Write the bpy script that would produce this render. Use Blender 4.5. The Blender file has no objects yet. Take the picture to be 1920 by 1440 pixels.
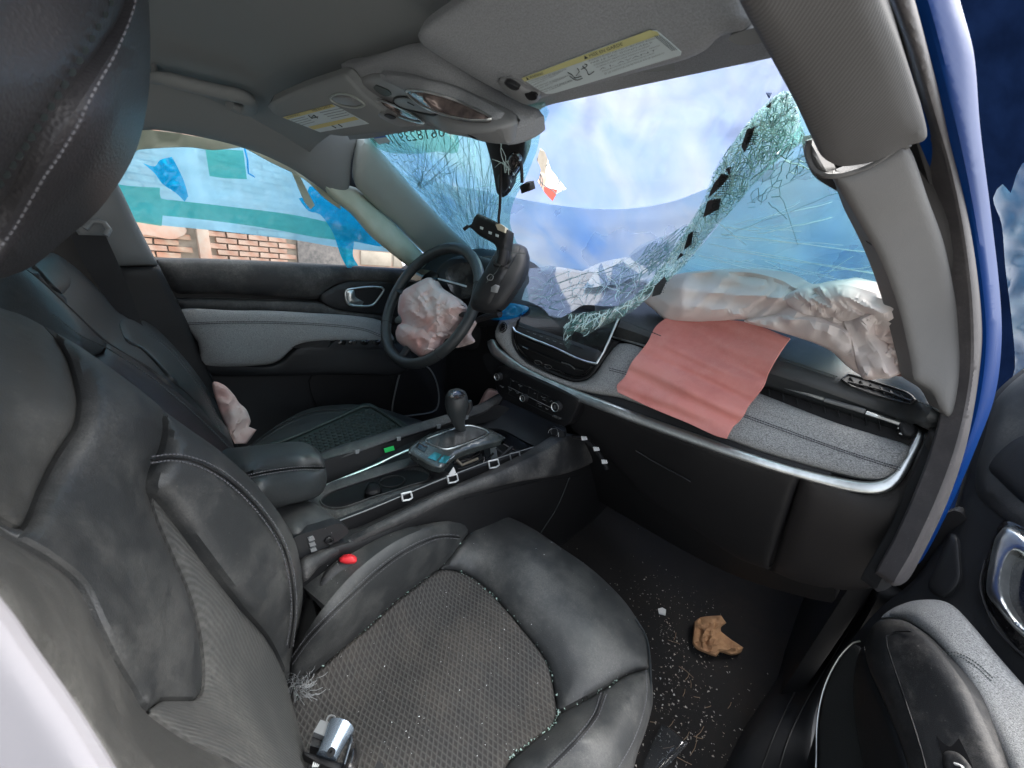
import bpy, bmesh, math, random
import numpy as np
from mathutils import Vector, Matrix, noise
from mathutils.geometry import delaunay_2d_cdt
SC = bpy.context.scene
COL = SC.collection
# ------------------------------------------------------------------ camera
FPX = 695.0
def nrm(v): return v/np.linalg.norm(v)
_v2 = nrm(np.array([675., -165., FPX])); _v1 = nrm(np.array([-780., -390., FPX]))
_m = nrm(_v2+_v1); _d = nrm(_v2-_v1)
AY = nrm(_m+_d); AX = -nrm(_m-_d); AZ = np.cross(AX, AY)
CAM = np.array([.62, -.62, .98])
RGT = np.array([AX[0], AY[0], AZ[0]]); DWN = np.array([AX[1], AY[1], AZ[1]]); FWD = np.array([AX[2], AY[2], AZ[2]])
cd = bpy.data.cameras.new('camera'); cam = bpy.data.objects.new('camera', cd); COL.objects.link(cam)
cd.sensor_width = 36; cd.lens = FPX/1920*36; cd.clip_start = .01; cd.clip_end = 500
cam.matrix_world = Matrix([[RGT[i], -DWN[i], -FWD[i], CAM[i]] for i in range(3)]+[[0, 0, 0, 1]])
cd.dof.use_dof = True; cd.dof.focus_distance = .95; cd.dof.aperture_fstop = 11
SC.camera = cam
# ------------------------------------------------------------------ light
SUN_EL, SUN_AZ = 58, 10     # degrees; azimuth clockwise from +Y (front of the car)
w = bpy.data.worlds.new('World'); SC.world = w; w.use_nodes = True
nt = w.node_tree; bg = nt.nodes['Background']
sk = nt.nodes.new('ShaderNodeTexSky'); sk.sky_type = 'NISHITA'; sk.sun_disc = False
sk.sun_elevation = math.radians(SUN_EL); sk.sun_rotation = math.radians(SUN_AZ); sk.dust_density = 5; sk.air_density = 1.2; sk.ozone_density = .6
hs = nt.nodes.new('ShaderNodeHueSaturation'); hs.inputs['Saturation'].default_value = .4; nt.links.new(sk.outputs[0], hs.inputs['Color']); nt.links.new(hs.outputs[0], bg.inputs[0]); bg.inputs[1].default_value = .15
sl = bpy.data.lights.new('sun', 'SUN'); sl.energy = 1.2; sl.angle = math.radians(60); sl.color = (1, .985, .96)
sun = bpy.data.objects.new('sun', sl); COL.objects.link(sun)
_e, _a = math.radians(SUN_EL), math.radians(SUN_AZ)
sd = Vector((math.sin(_a)*math.cos(_e), math.cos(_a)*math.cos(_e), math.sin(_e)))
sun.rotation_euler = sd.to_track_quat('Z', 'Y').to_euler()
SC.view_settings.view_transform = 'Standard'; SC.view_settings.look = 'None'; SC.view_settings.gamma = 1
SC.view_settings.exposure = 2.05
try:
    SC.cycles.max_bounces = 10; SC.cycles.transparent_max_bounces = 24; SC.cycles.transmission_bounces = 8; SC.cycles.caustics_refractive = False; SC.cycles.caustics_reflective = False
except Exception: pass
# ------------------------------------------------------------------ geometry helpers
def ray(px, py):
    x = (px-960)/FPX; y = (py-720)/FPX
    return RGT*x+DWN*y+FWD
AXI = {'x': 0, 'y': 1, 'z': 2}
def W(px, py, ax, val):
    """point of the place seen at (px,py) on the plane ax=val, or on plane (point, normal), or at depth d"""
    r = ray(px, py)
    if ax == 'd': return CAM+r*val
    if ax == 'p': t = ((np.array(val[0])-CAM)@val[1])/(r@val[1])
    else: t = (val-CAM[AXI[ax]])/r[AXI[ax]]
    return CAM+r*t
def WV(*a): return Vector(W(*a))
def surf(*ctrl, lam=0.0):
    """smooth surface through the given points: thin plate spline of inverse depth"""
    P = np.array([c[:2] for c in ctrl], float)/1000; D = []
    for c in ctrl:
        z = (W(*c)-CAM)@FWD
        if z <= 0 or z > 60: raise ValueError('bad ctrl %s depth %.3f' % (c, z))
        D.append(1/z)
    D = np.array(D); n = len(P)
    if n <= 3:
        A = np.c_[np.ones(n), P]; co = np.linalg.lstsq(A, D, rcond=None)[0]
        if n < 3: co = np.array([D.mean(), 0, 0])
        def f(px, py): return np.maximum(co[0]+co[1]*px/1000+co[2]*py/1000, .03)
    else:
        def K(r2): return np.where(r2 > 1e-12, r2*np.log(r2+1e-12), 0)
        R = ((P[:, None]-P[None])**2).sum(-1)
        M = np.zeros((n+3, n+3)); M[:n, :n] = K(R)+lam*np.eye(n); M[:n, n] = 1; M[:n, n+1:] = P; M[n, :n] = 1; M[n+1:, :n] = P.T
        co = np.linalg.solve(M, np.r_[D, 0, 0, 0])
        def f(px, py):
            px = np.asarray(px, float)/1000; py = np.asarray(py, float)/1000
            r2 = (px[..., None]-P[:, 0])**2+(py[..., None]-P[:, 1])**2
            return np.maximum(K(r2)@co[:n]+co[n]+co[n+1]*px+co[n+2]*py, .03)
    def S(px, py):
        px = np.asarray(px, float); py = np.asarray(py, float)
        z = 1/f(px, py)
        return CAM+RGT*((px-960)/FPX*z)[..., None]+DWN*((py-720)/FPX*z)[..., None]+FWD*z[..., None]
    return S
def TN(S, px, py, e=2.0):
    a = S(px+e, py)-S(px-e, py); b = S(px, py+e)-S(px, py-e)
    n = np.cross(a, b); n /= np.linalg.norm(n, axis=-1, keepdims=True)+1e-12
    s = np.sign(((CAM-S(px, py))*n).sum(-1)); s[s == 0] = 1
    return n*s[..., None]
def Snorm(S, px, py):
    """direction in which relief of height 1 lifts a surface point towards the eye, so relief keeps its outline"""
    n = TN(S, px, py); v = CAM-S(px, py); v /= np.linalg.norm(v, axis=-1, keepdims=True)
    return v/np.maximum((n*v).sum(-1, keepdims=True), .45)
def curve(pts, res, closed=True):
    n = len(pts); out = []; P = [np.array(p[:2], float) for p in pts]; sh = [len(p) > 2 for p in pts]
    for i in range(n if closed else n-1):
        a, b = P[i], P[(i+1) % n]; ch = b-a
        ip, iq = (i-1) % n, (i+2) % n
        def tan(k, prv, nxt):
            if sh[k] or (not closed and k in (0, n-1)): return ch
            t = (nxt-prv)/2; L = np.linalg.norm(t); c = np.linalg.norm(ch)
            return t*min(1, c/(L+1e-9))
        ta = tan(i, P[ip], b); tb = tan((i+1) % n, a, P[iq])
        m = max(1, int(round(np.linalg.norm(ch)/res)))
        for k in range(m):
            t = k/m; h = (2*t**3-3*t**2+1, t**3-2*t**2+t, -2*t**3+3*t**2, t**3-t**2)
            out.append(h[0]*a+h[1]*ta+h[2]*b+h[3]*tb)
    if not closed: out.append(P[-1])
    return np.array(out)
def inside(poly, pts):
    x, y = pts[:, 0], pts[:, 1]; c = np.zeros(len(pts), bool); q = np.roll(poly, -1, 0)
    for (x1, y1), (x2, y2) in zip(poly, q):
        if y1 == y2: continue
        m = ((y1 > y) != (y2 > y)) & (x < (x2-x1)*(y-y1)/(y2-y1)+x1); c ^= m
    return c
def pdist(poly, pts):
    d = np.full(len(pts), 1e9); q = np.roll(poly, -1, 0)
    for a, b in zip(poly, q):
        ab = b-a; L = ab@ab
        if L == 0: continue
        t = np.clip(((pts-a)@ab)/L, 0, 1); d = np.minimum(d, np.hypot(*(pts-a-t[:, None]*ab).T))
    return d
ORG = {}
def wo(o):
    v = Vector((0, 0, 0))
    while o is not None: v += o.location; o = o.parent
    return v
def link(name, me, mat, parent=None, **kw):
    o = bpy.data.objects.new(name, me); COL.objects.link(o)
    if mat is not None and len(me.materials) == 0: me.materials.append(mat)
    if parent is not None: o.parent = parent; o.location = -wo(parent)
    tag(o, **kw); return o
def tag(o, label=None, cat=None, group=None, kind=None):
    if label: o['label'] = label
    if cat: o['category'] = cat
    if group: o['group'] = group
    if kind: o['kind'] = kind
    return o
def root(name, loc, label, cat, group=None):
    o = bpy.data.objects.new(name, None); COL.objects.link(o); o.empty_display_size = .05
    o.location = Vector(loc); return tag(o, label, cat, group)
def mesh(name, V, Fc, mat, parent=None, smooth=True, sharp=None, **kw):
    me = bpy.data.meshes.new(name); me.from_pydata([tuple(v) for v in V], [], [tuple(f) for f in Fc]); me.update()
    if smooth:
        me.polygons.foreach_set('use_smooth', [True]*len(me.polygons))
        if sharp:
            try: me.set_sharp_from_angle(angle=math.radians(sharp))
            except Exception: pass
    return link(name, me, mat, parent, **kw)
def panel(name, outline, S, mat, parent=None, puff=.0, pw=.02, th=.006, res=11, off=0., fn=None, holes=None, sharp=None, back=None, smooth=True, **kw):
    """padded sheet of thickness th over the surface S inside the outline"""
    poly = curve(outline, res)
    hp = [curve(h, res) for h in (holes or [])]
    zc = np.mean([1.0/(1.0/max(.05, np.dot(S(*p)-CAM, FWD))) for p in poly[::max(1, len(poly)//12)]])
    pwp = pw/zc*FPX if puff else 0
    lo, hi = poly.min(0), poly.max(0)
    gx = np.arange(lo[0], hi[0], res); gy = np.arange(lo[1], hi[1], res*.87)
    X, Y = np.meshgrid(gx, gy); X = X+((np.arange(len(gy)) % 2)*res*.5)[:, None]
    G = np.c_[X.ravel(), Y.ravel()]
    allp = [poly]+hp
    def ok(G, dmin):
        m = inside(poly, G)
        for h in hp: m &= ~inside(h, G)
        G = G[m]
        if not len(G): return G, np.zeros(0)
        d = np.min([pdist(p, G) for p in allp], axis=0); k = d > dmin
        return G[k], d[k]
    inner = min(res*.55, 6)
    rings = []
    if puff and pwp > 5:
        for k in ([.1, .3, .62] if pwp > 14 else [.25, .6]):
            dd = k*pwp
            for p in allp:
                t = np.roll(p, -1, 0)-np.roll(p, 1, 0); t /= np.linalg.norm(t, axis=1, keepdims=True)+1e-9
                nn = np.c_[-t[:, 1], t[:, 0]]
                for s in (1, -1):
                    g, d = ok(p+nn*s*dd, dd*.93); rings.append(g)
        G, d = ok(G, max(.62*pwp+inner*.6, inner))
    else: G, d = ok(G, inner)
    pts = np.concatenate([poly]+hp+rings+[G]) if rings else np.concatenate([poly]+hp+[G])
    edges = []; s = 0
    for p in allp: n = len(p); edges += [(s+i, s+(i+1) % n) for i in range(n)]; s += n
    vs, es, fs, *_ = delaunay_2d_cdt([Vector(p) for p in pts], edges, [], 1 if not hp else 1, 1e-4)
    P2 = np.array([v[:] for v in vs])
    F2 = [f for f in fs if len(f) == 3]
    if hp or True:
        cen = np.array([P2[list(f)].mean(0) for f in F2])
        m = inside(poly, cen)
        for h in hp: m &= ~inside(h, cen)
        F2 = [f for f, k in zip(F2, m) if k]
    dd = np.min([pdist(p, P2) for p in allp], axis=0)
    W3 = S(P2[:, 0], P2[:, 1]); Nn = Snorm(S, P2[:, 0], P2[:, 1]); Nt = TN(S, P2[:, 0], P2[:, 1])
    h = np.full(len(P2), float(off))
    if puff:
        t = np.clip(dd/pwp, 0, 1); h += puff*np.sqrt(np.maximum(0, 1-(1-t)**2))
    if fn is not None: h += fn(P2, dd)
    F0 = W3+Nn*h[:, None]; B0 = F0-Nt*(th)
    if th == 0:
        Fs_ = [tuple(f) if np.cross(F0[f[1]]-F0[f[0]], F0[f[2]]-F0[f[0]])@Nt[f[0]] > 0 else tuple(f[::-1]) for f in F2]
        return mesh(name, list(F0), Fs_, mat, parent, smooth=smooth, **kw)
    n = len(P2)
    # orient to camera
    tri = F2[0] if F2 else (0, 0, 0)
    flips = []
    V = list(F0)+list(B0); Fc = []
    ecount = {}
    for f in F2:
        a, b, c = F0[f[0]], F0[f[1]], F0[f[2]]
        g = f if np.cross(b-a, c-a)@Nt[f[0]] > 0 else f[::-1]
        Fc.append(tuple(g)); Fc.append((g[2]+n, g[1]+n, g[0]+n))
        for i in range(3): ecount[(g[i], g[(i+1) % 3])] = 1
    for (i, j) in ecount:
        if (j, i) not in ecount: Fc.append((j, i, i+n, j+n))
    o = mesh(name, V, Fc, mat, parent, smooth=smooth, sharp=sharp if sharp else (50 if smooth else None), **kw)
    return o
def tube(name, pts, rad, mat, parent=None, seg=8, res=None, caps=True, flat=1.0, closed=False, **kw):
    V, Fc = tube_geo(pts, rad, seg, closed=closed, flat=flat, caps=caps)
    return mesh(name, V, Fc, mat, parent, sharp=60, **kw)
def tube_geo(pts, rad, seg=8, closed=False, flat=1.0, caps=True, up=None):
    P = [Vector(p) for p in pts]; n = len(P); R = rad if hasattr(rad, '__len__') else [rad]*n
    V = []; Fc = []; u = None
    for i in range(n):
        t = (P[(i+1) % n]-P[i-1]) if closed else (P[min(i+1, n-1)]-P[max(i-1, 0)])
        if t.length < 1e-9: t = Vector((0, 0, 1))
        t.normalize()
        if u is None:
            u = (Vector(up) if up is not None else (Vector((0, 0, 1)) if abs(t.z) < .9 else Vector((1, 0, 0)))); 
        u = (u-t*u.dot(t)); u.normalize(); v = t.cross(u)
        for k in range(seg):
            a = 2*math.pi*k/seg; V.append(P[i]+u*(math.cos(a)*R[i]*flat)+v*(math.sin(a)*R[i]))
    for i in range(n if closed else n-1):
        j = (i+1) % n
        for k in range(seg):
            l = (k+1) % seg; Fc.append((i*seg+k, i*seg+l, j*seg+l, j*seg+k))
    if caps and not closed: Fc.append(tuple(range(seg))[::-1]); Fc.append(tuple(range((n-1)*seg, n*seg)))
    return V, Fc
def on(S, pts, res=14, off=0.003, closed=False):
    c = curve(pts, res, closed); return S(c[:, 0], c[:, 1])+Snorm(S, c[:, 0], c[:, 1])*off
def line(name, pts, S, rad, mat, parent, off=.002, res=14, seg=6, closed=False, **kw):
    return tube(name, on(S, pts, res, off, closed), rad, mat, parent, seg=seg, closed=closed, **kw)
def stitch(name, lines, S, mat, parent, off=.004, step=8, rad=.0007, duty=.62, **kw):
    """a row of thread stitches along lines (joined, one part)"""
    V = []; Fc = []
    for l in lines:
        c = curve(l, step, False); Q = S(c[:, 0], c[:, 1])+Snorm(S, c[:, 0], c[:, 1])*off
        for i in range(len(Q)-1):
            v, f = tube_geo([Q[i], Q[i]+(Q[i+1]-Q[i])*duty], rad, 4); b = len(V); V += v; Fc += [tuple(x+b for x in g) for g in f]
    return mesh(name, V, Fc, mat, parent, smooth=False, kind='stuff', **kw)
def box(name, c, sz, mat, parent=None, rot=None, bev=.002, seg=2, **kw):
    bm = bmesh.new(); bmesh.ops.create_cube(bm, size=1)
    for v in bm.verts: v.co = Vector((v.co.x*sz[0], v.co.y*sz[1], v.co.z*sz[2]))
    if bev: bmesh.ops.bevel(bm, geom=bm.edges[:], offset=min(bev, min(sz)*.45), segments=seg, profile=.5, affect='EDGES')
    M = (rot.to_4x4() if rot is not None else Matrix.Identity(4)); bm.transform(Matrix.Translation(Vector(c)) @ M)
    me = bpy.data.meshes.new(name); bm.to_mesh(me); bm.free()
    me.polygons.foreach_set('use_smooth', [True]*len(me.polygons))
    try: me.set_sharp_from_angle(angle=math.radians(35))
    except Exception: pass
    return link(name, me, mat, parent, **kw)
def ringed(name, c, nrmv, prof, mat, parent=None, seg=32, **kw):
    """lathe: prof list of (radius, height along normal)"""
    c = Vector(c); z = Vector(nrmv).normalized(); x = z.orthogonal().normalized(); y = z.cross(x); V = []; Fc = []
    for r, h in prof:
        for k in range(seg):
            a = 2*math.pi*k/seg; V.append(c+x*(r*math.cos(a))+y*(r*math.sin(a))+z*h)
    for i in range(len(prof)-1):
        for k in range(seg):
            l = (k+1) % seg; Fc.append((i*seg+k, i*seg+l, (i+1)*seg+l, (i+1)*seg+k))
    Fc.append(tuple(range(seg))[::-1]); Fc.append(tuple(range((len(prof)-1)*seg, len(prof)*seg)))
    return mesh(name, V, Fc, mat, parent, sharp=40, **kw)
def text_on(name, s, quad, S, mat, parent, off=.0015, th=.0004, **kw):
    """lettering laid flat on a surface; quad = pixel corners TL,TR,BR,BL"""
    cu = bpy.data.curves.new('lettering', 'FONT'); cu.body = s; cu.size = 1; cu.resolution_u = 2
    ob = bpy.data.objects.new('tmp', cu); COL.objects.link(ob)
    bpy.context.view_layer.update(); me = bpy.data.meshes.new_from_object(ob.evaluated_get(bpy.context.evaluated_depsgraph_get()))
    bpy.data.objects.remove(ob)
    co = np.array([v.co[:2] for v in me.vertices]); lo, hi = co.min(0), co.max(0)
    uv = (co-lo)/(hi-lo+1e-9)
    Q = [S(*q)+Snorm(S, np.array([q[0]], float), np.array([q[1]], float))[0]*off for q in quad]
    V = []
    for u, v in uv: V.append((Q[3]*(1-u)+Q[2]*u)*(1-v)+(Q[0]*(1-u)+Q[1]*u)*v)
    me2 = bpy.data.meshes.new(name); me2.from_pydata([tuple(v) for v in V], [], [tuple(p.vertices) for p in me.polygons]); me2.update()
    return link(name, me2, mat, parent, **kw)
def fbm(p, o=4): return noise.fractal(Vector(p), 1.0, 2.0, o)
def folds(scale, amp, seed=0, o=3, ax=(1, 1), rot=0):
    ca, sa = math.cos(rot), math.sin(rot)
    def f(P, d):
        out = np.zeros(len(P))
        for i, (x, y) in enumerate(P):
            u = (x*ca+y*sa)/scale*ax[0]; v = (-x*sa+y*ca)/scale*ax[1]; s = 0; a = 1
            wu = noise.noise(Vector((u*.5+7, v*.5, seed+9)))*.9
            for k in range(o):
                s += a*(1-abs(noise.noise(Vector((u*2**k+wu, v*2**k-wu, seed+k*3.1))))*2.4); a *= .45
            out[i] = s
        return amp*(out-1)*np.clip(d/8, 0, 1)
    return f
# ------------------------------------------------------------------ materials
def lin(c):
    return tuple(((x/255+.055)/1.055)**2.4 if x/255 > .04045 else x/255/12.92 for x in c)+(1,)
def M(name, col, rough=.5, metal=0, bump=(), col2=None, cs=6., cdet=6, dust=0, dcol=(.30, .285, .265), ds=5., spec=.5, coat=0, sheen=0, trans=0, alpha=1, pattern=None, em=0, ct=(.35, .65), rmix=None):
    m = bpy.data.materials.new(name); m.use_nodes = True; n = m.node_tree.nodes; L = m.node_tree.links; b = n['Principled BSDF']
    tc = n.new('ShaderNodeTexCoord'); OB = tc.outputs['Object']
    def setc(c): return tuple(c)+(1,) if len(c) == 3 else c
    cur = None
    b.inputs['Base Color'].default_value = setc(col); b.inputs['Roughness'].default_value = rough; b.inputs['Metallic'].default_value = metal
    b.inputs['Specular IOR Level'].default_value = spec; b.inputs['Coat Weight'].default_value = coat
    if sheen: b.inputs['Sheen Weight'].default_value = sheen; b.inputs['Sheen Roughness'].default_value = .5
    if alpha < 1: b.inputs['Alpha'].default_value = alpha
    if em: b.inputs['Emission Color'].default_value = setc(col); b.inputs['Emission Strength'].default_value = em
    def nz(scale, det=4, vec=None, rough_=.6):
        t = n.new('ShaderNodeTexNoise'); t.inputs['Scale'].default_value = scale; t.inputs['Detail'].default_value = det; t.inputs['Roughness'].default_value = rough_
        L.new(vec or OB, t.inputs['Vector']); return t.outputs['Fac']
    def ramp(f, a, c):
        r = n.new('ShaderNodeMapRange'); r.inputs['From Min'].default_value = a; r.inputs['From Max'].default_value = c; L.new(f, r.inputs['Value']); return r.outputs['Result']
    def mth(op, a, c):
        t = n.new('ShaderNodeMath'); t.operation = op
        for i, v in enumerate((a, c)):
            if v is None: continue
            if isinstance(v, (int, float)): t.inputs[i].default_value = v
            else: L.new(v, t.inputs[i])
        return t.outputs[0]
    def mix(f, a, c):
        t = n.new('ShaderNodeMix'); t.data_type = 'RGBA'
        if isinstance(f, float): t.inputs[0].default_value = f
        else: L.new(f, t.inputs[0])
        for k, v in ((6, a), (7, c)):
            if isinstance(v, tuple): t.inputs[k].default_value = setc(v)
            else: L.new(v, t.inputs[k])
        return t.outputs[2]
    cur = tuple(col)
    if col2 is not None: cur = mix(ramp(nz(cs, cdet), ct[0], ct[1]), cur, tuple(col2))
    hgt = None
    if pattern == 'diamond':
        mp = n.new('ShaderNodeMapping'); mp.inputs['Rotation'].default_value = (0, 0, math.radians(14)); L.new(OB, mp.inputs['Vector'])
        sx = n.new('ShaderNodeSeparateXYZ'); L.new(mp.outputs[0], sx.inputs[0])
        u = mth('MULTIPLY', sx.outputs[0], 215.); v = mth('MULTIPLY', sx.outputs[1], 370.)
        a_ = mth('ABSOLUTE', mth('SINE', mth('ADD', u, v), None), None); c_ = mth('ABSOLUTE', mth('SINE', mth('SUBTRACT', u, v), None), None)
        hgt = mth('MINIMUM', a_, c_)
        cur = mix(ramp(hgt, .15, .75), tuple(x*2.5 for x in col[:3]), cur)
        hgt = mth('MULTIPLY', hgt, -1.)
    if pattern == 'rib':
        wv = n.new('ShaderNodeTexWave'); wv.inputs['Scale'].default_value = 70; wv.inputs['Distortion'].default_value = 3.5; wv.inputs['Detail Scale'].default_value = .5; wv.bands_direction = 'X'; wv.inputs['Detail'].default_value = 2
        L.new(OB, wv.inputs['Vector']); hgt = wv.outputs['Fac']; cur = mix(ramp(hgt, .2, .9), cur, tuple(min(1, x*1.5) for x in col[:3])); hgt = mth('MULTIPLY', hgt, .3)
    if pattern == 'heather':
        mp = n.new('ShaderNodeMapping'); mp.inputs['Scale'].default_value = (1, 2.6, 2.6); L.new(OB, mp.inputs['Vector'])
        f1 = ramp(nz(420, 2, mp.outputs[0], .8), .36, .64); cur = mix(f1, tuple(x*.45 for x in col[:3]), tuple(min(1, x*1.75) for x in col[:3])); hgt = f1
    if pattern == 'knit':
        wv = n.new('ShaderNodeTexWave'); wv.inputs['Scale'].default_value = 150; wv.inputs['Distortion'].default_value = .6; wv.inputs['Detail Scale'].default_value = 30; wv.bands_direction = 'DIAGONAL'; L.new(OB, wv.inputs['Vector'])
        hgt = mth('MULTIPLY', wv.outputs['Fac'], .15); cur = mix(ramp(wv.outputs['Fac'], .2, .8), cur, tuple(x*1.14 for x in col[:3]))
    if dust:
        f = mth('MULTIPLY', ramp(nz(ds*.7, 6, None, .7), .44, .62), ramp(nz(ds*22, 9, None, .9), .38, .62)); f2 = mth('MULTIPLY', f, dust)
        sp = ramp(nz(260, 2), .70, .74); f2 = mth('MAXIMUM', f2, mth('MULTIPLY', sp, min(1, dust*.7)))
        cur = mix(f2, cur, tuple(dcol)); 
        rr = mth('ADD', mth('MULTIPLY', f2, .45), rough); L.new(rr, b.inputs['Roughness'])
    if not isinstance(cur, tuple): L.new(cur, b.inputs['Base Color'])
    else: b.inputs['Base Color'].default_value = setc(cur)
    last = None
    def bmp(h, st, dist=.001):
        nonlocal last
        bp = n.new('ShaderNodeBump'); bp.inputs['Strength'].default_value = st; bp.inputs['Distance'].default_value = dist; L.new(h, bp.inputs['Height'])
        if last is not None: L.new(last, bp.inputs['Normal'])
        last = bp.outputs[0]
    if hgt is not None: bmp(hgt, .7, .0015)
    for kind, sc, st in bump:
        if kind == 'leather':
            v = n.new('ShaderNodeTexVoronoi'); v.inputs['Scale'].default_value = sc; v.feature = 'SMOOTH_F1'; L.new(OB, v.inputs['Vector']); bmp(v.outputs['Distance'], st, .0006)
        elif kind == 'noise': bmp(nz(sc, 5), st, .002)
        elif kind == 'big': bmp(nz(sc, 3), st, .02)
        elif kind == 'stretch':
            mp = n.new('ShaderNodeMapping'); mp.inputs['Scale'].default_value = (1, .15, .15); L.new(OB, mp.inputs['Vector']); bmp(nz(sc, 4, mp.outputs[0]), st, .004)
    if last is not None: L.new(last, b.inputs['Normal'])
    if trans:
        tr = n.new('ShaderNodeBsdfTranslucent'); mx = n.new('ShaderNodeMixShader'); mx.inputs[0].default_value = trans; out = n['Material Output']
        if isinstance(cur, tuple): tr.inputs[0].default_value = setc(cur)
        else: L.new(cur, tr.inputs[0])
        if last is not None: L.new(last, tr.inputs['Normal'])
        L.new(b.outputs[0], mx.inputs[1]); L.new(tr.outputs[0], mx.inputs[2]); L.new(mx.outputs[0], out.inputs[0])
    return m
def film(name, tint, tcol, clear=.5, gloss=.08, scale=4., clump=(.4, .6), tint2=None, stretch=(1, 1, 1)):
    """plastic film: partly clear (tinted), partly milky translucent, shiny"""
    m = bpy.data.materials.new(name); m.use_nodes = True; n = m.node_tree.nodes; L = m.node_tree.links; n.remove(n['Principled BSDF']); out = n['Material Output']
    tp = n.new('ShaderNodeBsdfTransparent'); tp.inputs[0].default_value = tint+(1,)
    tl = n.new('ShaderNodeBsdfTranslucent'); tl.inputs[0].default_value = tcol+(1,)
    df = n.new('ShaderNodeBsdfDiffuse'); df.inputs[0].default_value = tcol+(1,)
    gl = n.new('ShaderNodeBsdfGlossy'); gl.inputs['Roughness'].default_value = .12
    tc = n.new('ShaderNodeTexCoord'); nz = n.new('ShaderNodeTexNoise'); nz.inputs['Scale'].default_value = scale; nz.inputs['Detail'].default_value = 7; nz.inputs['Distortion'].default_value = .4; mpg = n.new('ShaderNodeMapping'); mpg.inputs['Scale'].default_value = stretch; mpg.inputs['Rotation'].default_value = (0, 0, .35); L.new(tc.outputs['Object'], mpg.inputs['Vector']); L.new(mpg.outputs[0], nz.inputs['Vector'])
    mr = n.new('ShaderNodeMapRange'); mr.inputs['From Min'].default_value = clump[0]; mr.inputs['From Max'].default_value = clump[1]; mr.inputs['To Min'].default_value = max(0, clear-.14); mr.inputs['To Max'].default_value = min(1, clear+.14); L.new(nz.outputs['Fac'], mr.inputs[0])
    if tint2:
        mc = n.new('ShaderNodeMix'); mc.data_type = 'RGBA'; L.new(nz.outputs['Fac'], mc.inputs[0]); mc.inputs[6].default_value = tcol+(1,); mc.inputs[7].default_value = tint2+(1,); 
        r2 = n.new('ShaderNodeMapRange'); r2.inputs['From Min'].default_value = clump[0]; r2.inputs['From Max'].default_value = clump[1]; L.new(nz.outputs['Fac'], r2.inputs[0]); L.new(r2.outputs[0], mc.inputs[0])
        L.new(mc.outputs[2], tl.inputs[0]); L.new(mc.outputs[2], df.inputs[0])
    bp = n.new('ShaderNodeBump'); bp.inputs['Strength'].default_value = .5; bp.inputs['Distance'].default_value = .01; L.new(nz.outputs['Fac'], bp.inputs['Height']); L.new(bp.outputs[0], gl.inputs['Normal'])
    a = n.new('ShaderNodeMixShader'); a.inputs[0].default_value = .3; L.new(tl.outputs[0], a.inputs[1]); L.new(df.outputs[0], a.inputs[2])
    c = n.new('ShaderNodeMixShader'); L.new(mr.outputs[0], c.inputs[0]); L.new(a.outputs[0], c.inputs[1]); L.new(tp.outputs[0], c.inputs[2])
    fr = n.new('ShaderNodeMath'); fr.operation = 'MULTIPLY'; lw = n.new('ShaderNodeLayerWeight'); lw.inputs[0].default_value = .25; L.new(lw.outputs['Facing'], fr.inputs[0]); fr.inputs[1].default_value = .5
    ad = n.new('ShaderNodeMath'); ad.inputs[1].default_value = gloss; L.new(fr.outputs[0], ad.inputs[0])
    g = n.new('ShaderNodeMixShader'); L.new(ad.outputs[0], g.inputs[0]); L.new(c.outputs[0], g.inputs[1]); L.new(gl.outputs[0], g.inputs[2]); L.new(g.outputs[0], out.inputs[0])
    return m
LB = [('leather', 900, .35), ('noise', 40, .10)]
m_leather = M('black_leather', (.026, .030, .032), .40, bump=LB, dust=.10)
m_leather_d = M('dusty_black_leather', (.034, .036, .037), .44, bump=LB+[('big', 9, .12)], dust=.42, dcol=(.20, .195, .18), ds=14)
m_leather_hd = M('very_dusty_leather', (.050, .050, .047), .6, bump=LB+[('big', 12, .25)], dust=.5, ds=14, dcol=(.17, .165, .15))
m_leather_head = M('head_rest_leather', (.027, .026, .028), .42, bump=[('leather', 700, .5)])
m_diamond = M('quilted_seat_mesh', (.024, .023, .022), .85, pattern='diamond', dust=.32, dcol=(.20, .17, .14), ds=8)
m_cord = M('ribbed_seat_cloth', (.040, .041, .040), .9, pattern='rib', dust=.35, dcol=(.22, .21, .19), ds=5)
m_heather = M('heather_grey_cloth', (.29, .30, .305), .9, pattern='heather', sheen=.15)
m_plastic = M('black_grained_plastic', (.012, .013, .015), .55, bump=[('leather', 1100, .3)])
m_plastic_d = M('dusty_grained_plastic', (.022, .023, .025), .55, bump=[('leather', 1100, .4)], dust=.45, ds=9)
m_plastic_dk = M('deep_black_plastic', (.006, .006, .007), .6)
m_carpet = M('black_carpet', (.011, .010, .010), .95, bump=[('noise', 700, .8)], dust=.18, ds=4, dcol=(.10, .07, .045))
m_face = M('control_black', (.008, .008, .009), .3)
m_gloss = M('piano_black', (.006, .006, .007), .12, coat=.5, dust=.25, ds=30)
m_liner = M('grey_roof_cloth', (.21, .23, .235), .95, bump=[('noise', 900, .3)])
m_knit = M('grey_knitted_cloth', (.29, .31, .325), .95, col2=(.235, .25, .265), cs=700, cdet=2, bump=[('noise', 600, .5)])
m_knitw = M('warm_grey_knitted_cloth', (.092, .092, .092), .92, pattern='knit')
m_trim = M('grey_green_pillar_plastic', (.34, .38, .36), .6, bump=[('noise', 900, .15)])
m_trimw = M('warm_grey_pillar_plastic', (.118, .118, .115), .6, bump=[('noise', 900, .2)], col2=(.10, .10, .10), cs=5)
m_trimg = M('mid_grey_plastic', (.20, .21, .215), .5)
m_chrome = M('satin_chrome', (.82, .86, .86), .36, metal=1, col2=(.60, .63, .63), cs=30)
m_chrome2 = M('bright_chrome', (.9, .9, .9), .08, metal=1)
m_thread = M('grey_thread', (.12, .12, .13), .8)
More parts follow.
